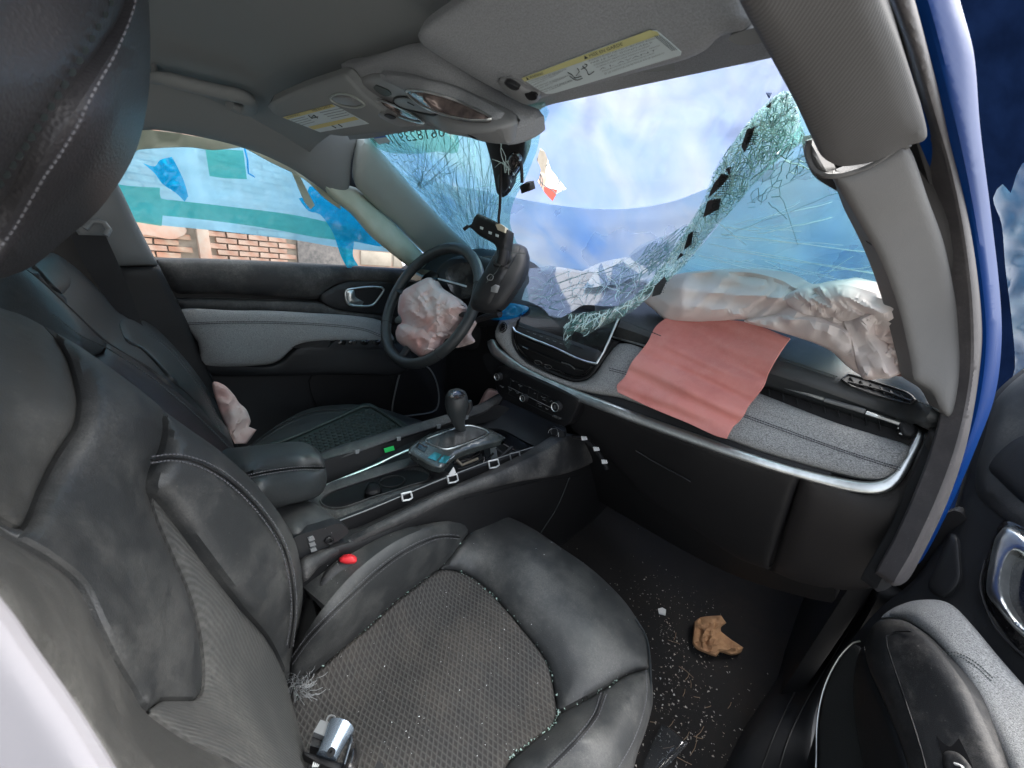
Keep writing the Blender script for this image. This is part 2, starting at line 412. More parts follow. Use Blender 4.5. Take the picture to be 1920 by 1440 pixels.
m_threadd2 = M('faded_thread', (.10, .10, .11), .8)
m_threadd = M('dark_thread', (.05, .05, .06), .8)
m_bag = M('stained_airbag_cloth', (.74, .60, .575), .8, col2=(.72, .38, .34), cs=7, ct=(.40, .66), bump=[('noise', 120, .25), ('leather', 1500, .15)], trans=.15)
m_bag_l = M('pale_airbag_cloth', (.74, .68, .655), .85, col2=(.66, .47, .43), cs=5, ct=(.52, .72), bump=[('noise', 90, .12), ('leather', 1500, .15)], trans=.12)
m_red = M('salmon_cloth', (.60, .23, .20), .9, dust=.25, dcol=(.60, .42, .38), ds=12, col2=(.48, .16, .14), cs=9, ct=(.45, .7), bump=[('leather', 1400, .2), ('stretch', 60, .12)])
m_curt = M('side_curtain_cloth', (.56, .60, .50), .75, col2=(.46, .52, .42), cs=12, bump=[('noise', 60, .1)], trans=.15)
m_brick1 = M('old_red_brick', (.35, .19, .135), .95, col2=(.42, .33, .27), cs=6, bump=[('noise', 40, .6)])
m_brick2 = M('pale_brick', (.42, .34, .26), .95, col2=(.36, .18, .12), cs=5, bump=[('noise', 40, .6)])
m_mortar = M('mortar', (.32, .29, .24), .95, col2=(.40, .36, .30), cs=8, bump=[('noise', 30, .5)])
m_plaster = M('peeling_plaster', (.46, .42, .36), .95, col2=(.44, .24, .17), cs=2.2, bump=[('noise', 14, .6)])
m_slate = M('dark_boarding', (.12, .12, .12), .9, col2=(.22, .21, .20), cs=14, bump=[('noise', 30, .8)])
m_ground = M('concrete_yard', (.30, .29, .27), .95, col2=(.22, .21, .20), cs=.8, bump=[('noise', 20, .5)])
m_blue = M('blue_car_paint', (.001, .030, .15), .45, spec=.1, coat=0, bump=[('noise', 60, .03)])
m_white = M('white_plastic', (.7, .72, .72), .5)
m_label = M('label_paper', (.50, .58, .60), .6)
m_yellow = M('label_yellow', (.56, .48, .16), .6)
m_yellowp = M('label_pale_yellow', (.50, .50, .24), .6)
m_ink = M('ink', (.04, .05, .05), .7)
m_inkg = M('grey_ink', (.15, .18, .19), .7)
m_screen = M('dark_screen', (.010, .009, .010), .15, coat=.3)
m_paper = M('brown_paper', (.42, .24, .12), .85, col2=(.30, .16, .08), cs=25, bump=[('noise', 90, .6)])
m_rubber = M('black_rubber', (.015, .016, .017), .7)
m_mat = M('rubber_mat', (.016, .024, .022), .5)
m_red_btn = M('red_button', (.75, .03, .04), .35)
m_green = M('green_sticker', (.02, .55, .12), .5)
m_frit = M('black_printed_border', (.008, .008, .008), .4)
m_wfab = M('white_fabric', (.26, .255, .275), .9, bump=[('stretch', 90, .2)], trans=.2)
m_lens = M('lamp_lens', (.45, .36, .33), .15, metal=.6, col2=(.12, .10, .10), cs=40)
m_bulb = M('shiny_cylinder', (.45, .55, .66), .25, metal=.8)
m_bezel_m = M('worn_glossy_bezel', (.05, .06, .06), .18, metal=.3, coat=.3, dust=.35, dcol=(.30, .31, .30), ds=25)
# tarp
m_tarp = film('blue_tarpaulin', (.5, .7, .95), (.12, .19, .37), clear=-.13, gloss=.02, scale=4.2, clump=(.30, .66), tint2=(.235, .265, .345), stretch=(1, .45, 1))
m_tarp_c = film('cyan_tarpaulin', (.3, .7, .9), (.22, .62, .80), clear=.05, gloss=.02, scale=3, clump=(.45, .65), tint2=(.40, .75, .86))
m_film = film('blue_window_film', (.30, .70, .95), (.30, .62, .82), clear=.26, gloss=.03, scale=7, clump=(.4, .62))
m_film_g = film('green_window_film', (.25, .74, .66), (.18, .62, .52), clear=.45, gloss=.03, scale=9, clump=(.4, .62))
m_scrap = film('torn_blue_film', (.02, .60, .95), (.02, .55, .88), clear=.40, gloss=.06, scale=25, clump=(.4, .6))
m_tarp_d = film('dark_blue_sheet', (.02, .06, .20), (.003, .010, .045), clear=-.12, gloss=.0, scale=3)
m_tarp_l = film('pale_blue_sheet', (.2, .45, .8), (.02, .08, .19), clear=-.05, gloss=.0, scale=9, clump=(.4, .6), tint2=(.06, .15, .26))
def glassm(name, tint, milk, milkc, gloss=.05):
    m = bpy.data.materials.new(name); m.use_nodes = True; n = m.node_tree.nodes; L = m.node_tree.links; n.remove(n['Principled BSDF']); out = n['Material Output']
    tp = n.new('ShaderNodeBsdfTransparent'); tp.inputs[0].default_value = tint+(1,)
    tl = n.new('ShaderNodeBsdfTranslucent'); tl.inputs[0].default_value = milkc+(1,); df = n.new('ShaderNodeBsdfDiffuse'); df.inputs[0].default_value = milkc+(1,)
    a = n.new('ShaderNodeMixShader'); a.inputs[0].default_value = .5; L.new(tl.outputs[0], a.inputs[1]); L.new(df.outputs[0], a.inputs[2])
    c = n.new('ShaderNodeMixShader'); c.inputs[0].default_value = milk; L.new(tp.outputs[0], c.inputs[1]); L.new(a.outputs[0], c.inputs[2])
    gl = n.new('ShaderNodeBsdfGlossy'); gl.inputs['Roughness'].default_value = .05; lw = n.new('ShaderNodeLayerWeight'); lw.inputs[0].default_value = .15
    ad = n.new('ShaderNodeMath'); ad.operation = 'MULTIPLY_ADD'; L.new(lw.outputs['Facing'], ad.inputs[0]); ad.inputs[1].default_value = .45; ad.inputs[2].default_value = gloss
    g = n.new('ShaderNodeMixShader'); L.new(ad.outputs[0], g.inputs[0]); L.new(c.outputs[0], g.inputs[1]); L.new(gl.outputs[0], g.inputs[2]); L.new(g.outputs[0], out.inputs[0])
    return m
m_glass = glassm('green_windscreen_glass', (.78, .985, .97), .05, (.6, .9, .88))
m_shard = glassm('crumbled_glass', (.88, .975, .95), .13, (.66, .86, .80), gloss=.12)
m_flap = glassm('fallen_laminated_glass', (.88, .96, .97), .40, (.52, .60, .68), gloss=.14)
m_crackd = M('crack_dark', (.06, .20, .18), .3)
m_crackw = M('crack_white', (.80, .95, .95), .35, trans=.5)
m_clear = glassm('clear_plastic', (.75, .78, .80), .08, (.5, .5, .5), gloss=.12)
# ------------------------------------------------------------------ outside
rnd = random.Random(4)
mesh('ground', [(-60, -60, -.36), (60, -60, -.36), (60, 60, -.36), (-60, 60, -.36)], [(0, 1, 2, 3)], m_ground, kind='structure')
WX = -6.0
wall = root('brick_wall', (WX, 1, -.36), 'weathered brick and plaster wall seen through the driver side window', 'wall')
yy = lambda px: float(W(px, 462, 'x', WX)[1])
y0, y1, y2, y3, y4 = yy(150), yy(382), yy(549), yy(645), 7.0
mesh('mortar_bed', [(WX-.05, -4, -.36), (WX-.05, 7, -.36), (WX-.05, 7, 3), (WX-.05, -4, 3), (WX-.35, -4, -.36), (WX-.35, 7, -.36), (WX-.35, 7, 3), (WX-.35, -4, 3)], [(0, 1, 2, 3), (4, 7, 6, 5), (0, 3, 7, 4), (1, 5, 6, 2), (3, 2, 6, 7)], m_mortar, wall, smooth=False)
BW, BH = .25, .078
bms = []
for k in range(5):
    bm = bmesh.new(); bmesh.ops.create_cube(bm, size=1)
    for v in bm.verts: v.co = Vector((v.co.x*.07, v.co.y*(BW-.018+rnd.uniform(-.006, .006)), v.co.z*(BH-.017)))+Vector((rnd.uniform(-.004, .004), rnd.uniform(-.004, .004), rnd.uniform(-.003, .003)))
    me = bpy.data.meshes.new('brick'); bm.to_mesh(me); bm.free(); me.materials.append(m_brick1 if k < 3 else m_brick2); bms.append(me)
Vs = []; Fs = []; nb = 0
for r in range(40):
    z = -.33+r*BH
    for c in range(18):
        y = y0+c*BW+(r % 2)*BW/2
        if y > y2-.05 or (y < y1-.1 and noise.noise(Vector((y*1.3, z*2, 3))) < -.25) or abs(y-y1) < .12: continue
        pal = noise.noise(Vector((y*.9, z*1.6, 8)))+(.25 if y < y1+.35 else -.12)
        me = bms[rnd.randrange(3, 5) if pal+rnd.uniform(-.3, .3) > .08 else rnd.randrange(3)]
        if 0 <= z < 1.5 and nb < 290:
            o = bpy.data.objects.new('brick', me); COL.objects.link(o); o.parent = wall; o.location = Vector((WX-.03+rnd.uniform(-.012, .008), y, z+BH/2))-wall.location; nb += 1
        else:
            b = len(Vs); Vs += [Vector(v.co)+Vector((WX-.03, y, z+BH/2)) for v in me.vertices]; Fs += [tuple(b+i for i in p.vertices) for p in me.polygons]
mesh('brickwork', Vs, Fs, m_brick1, wall, smooth=False, kind='stuff')
for (a, b, z0, z1, s) in ((y0-.5, y1-.6, .42, .60, 1), (y1-.75, y1-.15, .38, .62, 2), (y1-1.1, y1-.5, .05, .2, 3)):
    n = 26; P = [((a+b)/2+(b-a)/2*math.cos(t*2*math.pi/n)*(1+.35*noise.noise(Vector((t, s, 0)))), (z0+z1)/2+(z1-z0)/2*math.sin(t*2*math.pi/n)*(1+.5*noise.noise(Vector((t*1.3, s, 5))))) for t in range(n)]
    mesh('plaster_patch', [(WX+.008+.004*s, p[0], p[1]) for p in P]+[(WX-.05, p[0], p[1]) for p in P], [tuple(range(n))]+[(i, (i+1) % n, n+(i+1) % n, n+i) for i in range(n)], m_plaster, wall, smooth=False)
box('wall_pier', (WX+.02, y1, 1.2), (.14, .12, 3.1), m_plaster, wall)
box('dark_board', (WX+.0, (y2+y3)/2+.03, 1.1), (.06, y3-y2-.06, 2.9), m_slate, wall)
box('stone_facing', (WX+.0, (y3+y4)/2, 1.1), (.05, y4-y3-.03, 2.9), m_plaster, wall)
for k in range(6):
    for j in range(3):
        box('stone_block', (WX+.03, y3+.35+k*.62+(j % 2)*.2, .06+j*.27), (.05, .58, .24), m_brick2 if (k+j) % 3 == 0 else m_mortar, wall, bev=.02)
lf = M('pipe_grey', (.4, .4, .4), .5)
tube('rod', [(WX+.1, y2-.02, .03), (WX+.1, y3, .0)], .018, m_white, wall)

# ------------------------------------------------------------------ car shell
V = []; Fc = []; nx, ny = 24, 30
for k in (0, 1):
    for j in range(ny+1):
        y = -2.2+j/ny*(2.2-.2)
        for i in range(nx+1):
            x = -.66+i/nx*(1.16-.10*max(0, (y+.7)/.5))
            z = 1.222-.065*abs(x/.62)**3.5-.05*max(0, (y+.55)/.35)**2 + k*.03
            V.append((x, y, z))
N1 = (nx+1)*(ny+1)
for j in range(ny):
    for i in range(nx):
        a = j*(nx+1)+i; Fc += [(a, a+nx+1, a+nx+2, a+1), (a+N1, a+1+N1, a+nx+2+N1, a+nx+1+N1)]
shell = root('car', (0, 0, 0), 'blue car whose grey roof lining, door frame and sills surround the wrecked cabin', 'car')
mesh('roof_lining', V, Fc, m_liner, shell)
mesh('floor', *(lambda xs, ys: ([(x, y, z) for (y, z) in ys for x in xs], [(j*len(xs)+i, j*len(xs)+i+1, (j+1)*len(xs)+i+1, (j+1)*len(xs)+i) for j in range(len(ys)-1) for i in range(len(xs)-1)]))([-.78, -.4, 0, .3, .6, .80], [(-2.2, -.0), (-.6, 0), (.1, 0), (.55, .0), (.72, .05), (.95, .30), (1.0, .6), (1.02, .9)]), m_carpet, smooth=True, kind='structure')
box('firewall', (0, .95, .45), (1.5, .03, .95), m_plastic_dk, shell)
box('driver_side_panel', (-.775, -1.2, .38), (.03, 1.3, .85), m_plastic_dk, shell)
box('rear_quarter_trim', (-.74, -1.25, 1.0), (.03, 1.1, .45), m_plastic_dk, shell)
box('rear_bulkhead', (0, -2.2, .45), (1.5, .04, 1.0), m_plastic_dk, shell)
box('right_kick_panel', (.80, .66, .28), (.03, .66, .60), m_plastic_dk, shell)
box('cowl', (-.05, .80, .70), (1.5, .25, .06), m_plastic_dk, shell)
# windscreen surfaces
WPn = nrm(np.cross([1, 0, 0], [0, .9, -.31])); WP = (np.array([0, -.2, 1.15]), WPn)
S_wind = surf((690, 258, 'x', -.52), (880, 460, 'x', -.645), (780, 360, 'x', -.59), (1000, 500, 'p', WP), (1010, 205, 'p', WP), (1445, 108, 'p', WP), (1500, 520, 'p', WP), (1640, 530, 'y', .27))
S_tarp = surf((600, 200, 'x', -.78), (690, 250, 'x', -.78), (880, 455, 'x', -.86), (1000, 200, 'z', 1.32), (1445, 108, 'z', 1.30), (1500, 520, 'y', .62), (1700, 540, 'y', .6), (1000, 500, 'y', .88), (1700, 100, 'y', -.05))
tarp_tear = [(1013, 278, 1), (1022, 285), (1033, 318, 1), (1047, 335), (1062, 354, 1), (1045, 362), (1036, 377, 1), (1022, 362), (1008, 340, 1), (1014, 318), (1006, 300, 1)]
panel('tarpaulin', [(620, 120), (1000, 90), (1420, 40), (1560, 60), (1600, 200), (1720, 420), (1760, 640), (1500, 700), (1100, 680), (850, 640), (760, 480), (680, 330)], S_tarp, m_tarp, res=13, th=0,
      fn=lambda P, d: np.array([.020*noise.noise(Vector((x/260, y/90, 1)))+.012*noise.noise(Vector((x/90, y/60, 4)))+.009*(1-abs(noise.noise(Vector((x/48+y/160, y/150, 7))))*3)+.004*(1-abs(noise.noise(Vector((x/120-y/60, y/30, 12))))*3)+.002*noise.noise(Vector((x/16, y/40, 2))) for x, y in P]), holes=[tarp_tear],
      label='blue and white plastic sheet stretched outside over the windscreen', cat='tarpaulin')
m_tarp_b = film('blue_sheet_plastic', (.3, .5, .9), (.52, .80, 1.), clear=-.13, gloss=.03, scale=5, clump=(.3, .6), tint2=(.93, 1., 1.), stretch=(1, .5, 1))
panel('lower_tarpaulin', [(700, 330), (860, 350), (960, 370), (1020, 381), (1100, 391), (1180, 391), (1260, 378), (1330, 352), (1400, 326), (1560, 284), (1720, 380), (1770, 660), (1500, 710), (1100, 690), (850, 650), (740, 460)], S_tarp, m_tarp_b, res=12, th=0, off=.012,
      fn=lambda P, d: np.array([.010*noise.noise(Vector((x/240, (y+x*.12)/26, 1)))+.006*noise.noise(Vector((x/70, y/40, 4)))+.003*(1-abs(noise.noise(Vector((x/200, (y+x*.2)/22, 7))))*3) for x, y in P]),
      label='deeper blue plastic sheet covering the lower part of the windscreen opening outside', cat='tarpaulin')
S_far = surf((1013, 278, 'd', 3.2), (1062, 354, 'd', 3.2), (1006, 340, 'd', 3.3))
tw = root('bare_twigs', W(1035, 330, 'd', 3.2), 'thin bare twigs seen outside through the tear in the blue sheet', 'branches')
V = []; Fc = []
for k in range(9):
    x, y = rnd.uniform(1005, 1050), rnd.uniform(300, 390); a = rnd.uniform(-2.4, -.8)
    pts = [(x, y)]
    for j in range(5): a += rnd.uniform(-.5, .5); pts.append((pts[-1][0]+12*math.cos(a), pts[-1][1]+12*math.sin(a)))
    v, f = tube_geo(on(S_far, pts, 8, 0), .004, 5); b = len(V); V += v; Fc += [tuple(i+b for i in g) for g in f]
mesh('twig', V, Fc, m_inkg, tw, kind='stuff')
rb = panel('red_board', [(1020, 350, 1), (1045, 356, 1), (1040, 382, 1), (1022, 380, 1)], surf((1020, 350, 'd', 3.5), (1045, 356, 'd', 3.5), (1030, 380, 'd', 3.5)), M('red_paint', (.75, .12, .08), .6), None, th=.02, res=10, label='small red board glimpsed outside through the tear in the sheet', cat='board')
panel('dark_sheet', [(1640, -300), (2200, -300), (2200, 1000), (1800, 1000), (1800, 600), (1740, 300)], surf((1800, 0, 'd', .85), (2000, 0, 'd', .85), (1900, 700, 'd', .9), (1960, 400, 'd', .88)), M('navy_sheet', (.003, .007, .022), .55, col2=(.005, .012, .038), cs=8, spec=0, bump=[('noise', 20, .4)]), res=22, th=0,
      fn=folds(120, .008, 3, rot=1.3, ax=(1, .3)), label='dark navy plastic sheet hanging outside beyond the passenger door', cat='sheet')
panel('torn_pale_sheet', [(1862, 372), (1880, 345), (1895, 362), (1905, 330), (1925, 300), (2040, 260), (2040, 760), (1890, 760), (1903, 690), (1897, 600), (1885, 500), (1878, 420)], surf((1870, 350, 'd', .74), (2000, 300, 'd', .72), (1900, 700, 'd', .78)), m_tarp_l, res=14, th=0,
      fn=folds(60, .008, 5, rot=.9), label='torn pale blue plastic sheet at the right edge beyond the blue door frame', cat='sheet')

# ------------------------------------------------------------------ windscreen glass
ws = root('windscreen', (0, .1, 1.0), 'shattered green windscreen with a big hole and a crumpled flap hanging onto the dashboard', 'windscreen')
g1 = [(688, 256), (800, 232), (900, 225), (1018, 196), (1028, 215), (1012, 245, 1), (1006, 282), (985, 335), (962, 380), (955, 420), (965, 450), (985, 505), (960, 545), (905, 500), (878, 462), (845, 430), (790, 370), (735, 310)]
g2 = [(1482, 165), (1500, 190), (1560, 280), (1690, 520), (1700, 560), (1500, 548), (1300, 540), (1235, 545), (1300, 480), (1400, 360), (1470, 280), (1500, 230)]
band = [(1470, 168, 1), (1486, 175), (1512, 262, 1), (1470, 292), (1420, 340), (1372, 395), (1330, 440), (1290, 492), (1262, 520, 1), (1228, 548), (1180, 588), (1130, 612), (1094, 632, 1), (1086, 622), (1070, 622, 1), (1072, 640), (1065, 657, 1), (1056, 640), (1056, 612, 1), (1068, 600), (1058, 588, 1), (1110, 584), (1160, 572), (1210, 535), (1252, 480), (1285, 430), (1318, 375), (1345, 310), (1400, 232), (1440, 190)]
flap = [(990, 504, 1), (1022, 500), (1030, 498, 1), (1070, 504), (1092, 508, 1), (1128, 492), (1182, 480, 1), (1175, 484), (1200, 460), (1262, 436, 1), (1288, 420), (1296, 440), (1262, 482), (1215, 535), (1165, 572), (1095, 572), (1072, 585, 1), (1050, 596), (1030, 592, 1), (1018, 578), (992, 566), (978, 562, 1), (985, 540), (992, 530)]
panel('cracked_glass', g1, S_wind, m_glass, ws, res=16, th=.004)
panel('cracked_glass', g2, S_wind, m_glass, ws, res=16, th=.004)
def cells(poly, n, seed, asp=(1, 1), rot=0, jitter=1.):
    R = random.Random(seed); P = curve(poly, 8); lo, hi = P.min(0), P.max(0); S = []
    while len(S) < n:
        q = np.array([[R.uniform(lo[0], hi[0]), R.uniform(lo[1], hi[1])]])
        if inside(P, q)[0]:
            S.append(q[0])
    S = np.array(S); c, s = math.cos(rot), math.sin(rot); T = np.array([[c, s], [-s, c]])/np.array(asp)[:, None]
    Q = S@T.T; out = []
    for i in range(n):
        order = np.argsort(((Q-Q[i])**2).sum(1))[1:26]
        cell = [Q[i]+np.array(v)*400 for v in ((-1, -1), (1, -1), (1, 1), (-1, 1))]
        for j in order:
            m = (Q[i]+Q[j])/2; d = Q[j]-Q[i]; new = []
            for a in range(len(cell)):
                p, r = cell[a], cell[(a+1) % len(cell)]; dp, dr = (p-m)@d, (r-m)@d
                if dp <= 0: new.append(p)
                if (dp < 0 < dr) or (dr < 0 < dp): new.append(p+(r-p)*dp/(dp-dr))
            cell = new
            if len(cell) < 3: break
        if len(cell) >= 3:
            cc = np.array(cell)@np.linalg.inv(T).T
            if (np.hypot(*(cc-S[i]).T) < 130).all(): out.append((S[i], cc))
    return out, P
def shards(name, poly, n, S, mat, parent, seed=1, th=.004, gap=.9, tilt=.2, jit=.002, asp=(1, 1), rot=0, single=False, clipd=14):
    R = random.Random(seed); cs, P = cells(poly, n, seed, asp, rot); Va = []; Fa = []
    for c, q in cs:
        ins = inside(P, q)
        def pull(a):
            for t in (.85, .7, .55, .4, .25, .12):
                b_ = c+(a-c)*t
                if inside(P, b_[None])[0]: return b_
            return c+(a-c)*.05
        q = np.array([a if k else pull(a) for a, k in zip(q, ins)])
        q = c+(q-c)*gap
        W3 = S(q[:, 0], q[:, 1]); nn = Snorm(S, np.array([c[0]]), np.array([c[1]]))[0]; cw = W3.mean(0)
        tv = np.array([R.uniform(-1, 1), R.uniform(-1, 1), R.uniform(-1, 1)])*tilt; o = R.uniform(-jit, jit)
        F0 = [p+nn*((p-cw)@tv+o) for p in W3]; B0 = [p-nn*th for p in F0]; m = len(F0)
        fc = [tuple(range(m)), tuple(range(2*m-1, m-1, -1))]+[((i+1) % m, i, i+m, (i+1) % m+m) for i in range(m)]
        if single: mesh(name, F0+B0, fc, mat, parent, smooth=False)
        else:
            b = len(Va); Va += F0+B0; Fa += [tuple(i+b for i in g) for g in fc]
    if not single: mesh(name, Va, Fa, mat, parent, smooth=False, kind='stuff')
S_flap = surf((985, 505, 'y', .30), (1100, 500, 'y', .34), (1270, 430, 'y', .30), (980, 565, 'y', .16), (1070, 590, 'y', .15), (1165, 572, 'y', .17), (1260, 490, 'y', .22), (1120, 540, 'y', .25))
S_band = surf((1480, 175, 'y', -.10), (1512, 262, 'y', -.02), (1372, 395, 'y', .15), (1318, 375, 'y', .12), (1262, 520, 'y', .21), (1180, 588, 'y', .17), (1060, 655, 'y', .13), (1094, 632, 'y', .13), (1060, 590, 'y', .145), (1252, 480, 'y', .22))
flm = [m_flap]
shards('glass_piece', flap, 17, S_flap, m_flap, ws, seed=15, gap=.985, tilt=.07, jit=.001, asp=(1.5, 1), rot=-.4, single=True)
panel('glass_film', flap, S_flap, m_flap, ws, res=10, th=0, off=-.006)
shards('glass_crumbs', band, 420, S_band, m_shard, ws, seed=5, th=.005, gap=.97, tilt=.55, jit=.004, asp=(2.4, .8), rot=-.9)
panel('glass_film', band, S_band, m_shard, ws, res=12, th=0, off=-.008)
def clipline(p, q, P):
    n = 14; t = np.linspace(0, 1, n); X = np.array(p)[None]*(1-t)[:, None]+np.array(q)[None]*t[:, None]; return X[inside(P, X)]
def crackset(name, poly, gens, S, mat, rad, parent, off=.0015):
    P = curve(poly, 12); Va = []; Fa = []
    for pts in gens:
        pts = np.array(pts); k = inside(P, pts); run = []
        for a, ok_ in zip(list(pts)+[None], list(k)+[False]):
            if ok_: run.append(a)
            else:
                if len(run) > 1:
                    R_ = np.array(run); Q = S(R_[:, 0], R_[:, 1])+Snorm(S, R_[:, 0], R_[:, 1])*off
                    v, f = tube_geo(Q, rad*rnd.uniform(.6, 1.4), 4); b = len(Va); Va += v; Fa += [tuple(i+b for i in g) for g in f]
                run = []
    if Va: mesh(name, Va, Fa, mat, parent, smooth=False, kind='stuff')
def rays(c, a0, a1, n, L, wob=.12, st=10, seed=0, start=0):
    R = random.Random(seed); out = []
    for i in range(n):
        a = R.uniform(a0, a1); x, y = c[0]+R.uniform(-9, 9)+start*math.cos(a), c[1]+R.uniform(-9, 9)+start*math.sin(a); p = [(x, y)]; l = R.uniform(.3, 1)*L
        while l > 0:
            a += R.uniform(-wob, wob); x += st*math.cos(a); y += st*math.sin(a); p.append((x, y)); l -= st
        out.append(p)
    return out
def webs(poly, n, seed, asp=(1, 1), rot=0, keep=.6):
    cs, P = cells(poly, n, seed, asp, rot); R = random.Random(seed); out = []
    for c, q in cs:
        for a, b in zip(q, np.roll(q, -1, 0)):
            if R.random() < keep: out.append([tuple(a+(b-a)*t) for t in (0, .25, .5, .75, 1)])
    return out
edgeL = [(690, 262), (800, 385), (880, 465), (985, 510), (955, 460), (900, 420), (840, 330), (760, 262)]
crackset('crack_lines', g1, rays((905, 500), -2.35, -1.45, 56, 330, seed=1)+rays((790, 350), -2.6, -.4, 26, 150, seed=2)+webs(edgeL, 130, 3, (2.2, .7), .85)+webs(g1, 60, 8, (.6, 2.4), -.1, .4), S_wind, m_crackd, .0004, ws)
crackset('crack_lines', g1, rays((905, 500), -2.4, -1.5, 26, 320, seed=11)+webs(edgeL, 120, 7, (2.2, .7), .85)+rays((985, 330), 2.2, 3.0, 8, 160, seed=13, wob=.04), S_wind, m_crackw, .00042, ws)
def seg(p, q, n=8, w=1.5): return [(p[0]+(q[0]-p[0])*t/n+rnd.uniform(-w, w)*.3, p[1]+(q[1]-p[1])*t/n+rnd.uniform(-w, w)) for t in range(n+1)]
LL = [((1290, 470), (1650, 540)), ((1310, 478), (1560, 545)), ((1330, 458), (1670, 520)), ((1352, 440), (1680, 478)), ((1370, 470), (1640, 512)), ((1300, 495), (1520, 540)), ((1340, 500), (1600, 560)), ((1400, 430), (1500, 380)), ((1420, 440), (1560, 408)), ((1380, 420), (1560, 380)), ((1350, 420), (1400, 460)), ((1440, 520), (1640, 500)), ((1480, 560), (1600, 480)), ((1320, 486), (1480, 512))]
crackset('crack_lines', g2, [seg(*l) for l in LL]+[seg((x, y), (x+rnd.uniform(40, 160), y+rnd.uniform(-8, 40))) for x, y in [(rnd.uniform(1290, 1450), rnd.uniform(420, 500)) for _ in range(9)]], S_wind, m_crackw, .00045, ws)
crackset('crack_lines', g2, [seg((1400, 380), (1560, 300), 10, 3), seg((1360, 440), (1600, 352), 10, 3), seg((1470, 300), (1560, 330), 6, 3), seg((1440, 380), (1475, 410), 5, 3)]+webs([(1380, 380), (1440, 300), (1500, 250), (1540, 300), (1500, 340), (1420, 400)], 60, 9, (1.6, .8), -.9, .55), S_wind, m_crackd, .0004, ws)
def strokes(poly, n, a0, sp, l0, l1, seed):
    Rr = random.Random(seed); P = curve(poly, 12); lo, hi = P.min(0), P.max(0); out = []
    while len(out) < n:
        q = np.array([Rr.uniform(lo[0], hi[0]), Rr.uniform(lo[1], hi[1])])
        if not inside(P, q[None])[0]: continue
        a = a0+Rr.gauss(0, sp); x, y = q; pts = [(x, y)]; L = Rr.uniform(l0, l1)
        while L > 0: a += Rr.uniform(-.5, .5); x += 5*math.cos(a); y += 5*math.sin(a); pts.append((x, y)); L -= 5
        out.append(pts)
    return out
crackset('crack_lines', band, strokes(band, 330, -.9, .55, 8, 50, 31), S_band, m_crackd, .00042, ws, off=.007)
crackset('crack_lines', band, strokes(band, 420, -.9, .6, 6, 40, 33), S_band, m_crackw, .0007, ws, off=.008)
fr_ = [(1190, 485), (1262, 436), (1300, 420), (1320, 380), (1300, 440), (1262, 485), (1225, 520), (1200, 500)]
crackset('crack_lines', flap, webs(flap, 40, 41, (2, .9), -.5, .6)+webs(fr_, 60, 43, (3, .6), -.75, .8), S_flap, m_crackd, .0007, ws, off=.005)
crackset('crack_lines', flap, strokes(flap, 60, -.6, .9, 10, 60, 51), S_flap, m_crackw, .0006, ws, off=.005)
for fr in ([(1327, 372, 1), (1338, 345, 1), (1353, 326, 1), (1366, 332, 1), (1352, 350, 1)], [(1318, 408, 1), (1326, 378, 1), (1352, 372, 1), (1348, 392, 1)], [(1390, 275, 1), (1400, 243, 1), (1415, 240, 1), (1408, 262, 1), (1396, 287, 1)], [(1282, 470, 1), (1290, 440, 1), (1300, 434, 1), (1296, 458, 1)], [(1436, 200, 1), (1446, 192, 1), (1444, 204, 1)], [(1268, 488, 1), (1276, 474, 1), (1282, 478, 1)], [(1360, 318, 1), (1370, 314, 1), (1368, 330, 1)]):
    panel('black_border_chip', fr, S_band, m_frit, ws, res=8, th=.002, off=.009, smooth=False)
panel('black_border_chip', [(1222, 556, 1), (1228, 536, 1), (1246, 518, 1), (1250, 526, 1), (1238, 552, 1)], S_band, m_frit, ws, res=8, th=.002, off=.009, smooth=False)
# printed dots of the black border
V = []; Fc = []
for (cx, cy, dx, dy, n, m_) in ((1352, 352, 3.6, 4.4, 6, 9), (1405, 262, 3.6, 4, 5, 6), (1338, 392, 3.6, 4, 5, 7), (1296, 452, 3.4, 4, 5, 8), (1240, 540, 3.0, 4, 4, 6)):
    for i in range(n):
        for j in range(m_):
            x = cx+i*dx-j*1.4+(j % 2)*1.8; y = cy+(j-m_/2)*dy; c = S_band(x, y)+Snorm(S_band, np.array([x]), np.array([y]))[0]*.010
            b = len(V); V += [c+RGT*r*math.cos(t)+DWN*r*math.sin(t) for r in (.0011,) for t in (0, 1.05, 2.1, 3.14, 4.2, 5.2)]; Fc.append(tuple(range(b, b+6)))
mesh('printed_dots', V, Fc, m_frit, ws, smooth=False, kind='stuff')
# sun strip lettering and sticker at the top of the glass
stp = [(692, 262), (760, 240), (850, 240), (858, 285), (820, 284), (790, 288), (745, 288), (722, 284)]
panel('tinted_strip', stp, S_wind, glassm('green_tint', (.50, .74, .66), .10, (.3, .6, .5)), ws, res=14, th=0, off=.002)
text_on('etched_lettering', '0618239 JTS', [(835, 236), (712, 252), (730, 277), (835, 262)], S_wind, m_crackd, ws, off=.0045)
panel('sticker', [(697, 255, 1), (720, 252, 1), (733, 266, 1), (710, 271, 1)], S_wind, m_label, ws, th=.0006, off=.005, res=10)
panel('sticker_bar', [(697, 255, 1), (720, 252, 1), (725, 257, 1), (702, 260, 1)], S_wind, M('sticker_blue', (.05, .15, .5), .5), ws, th=.0005, off=.006, res=10)
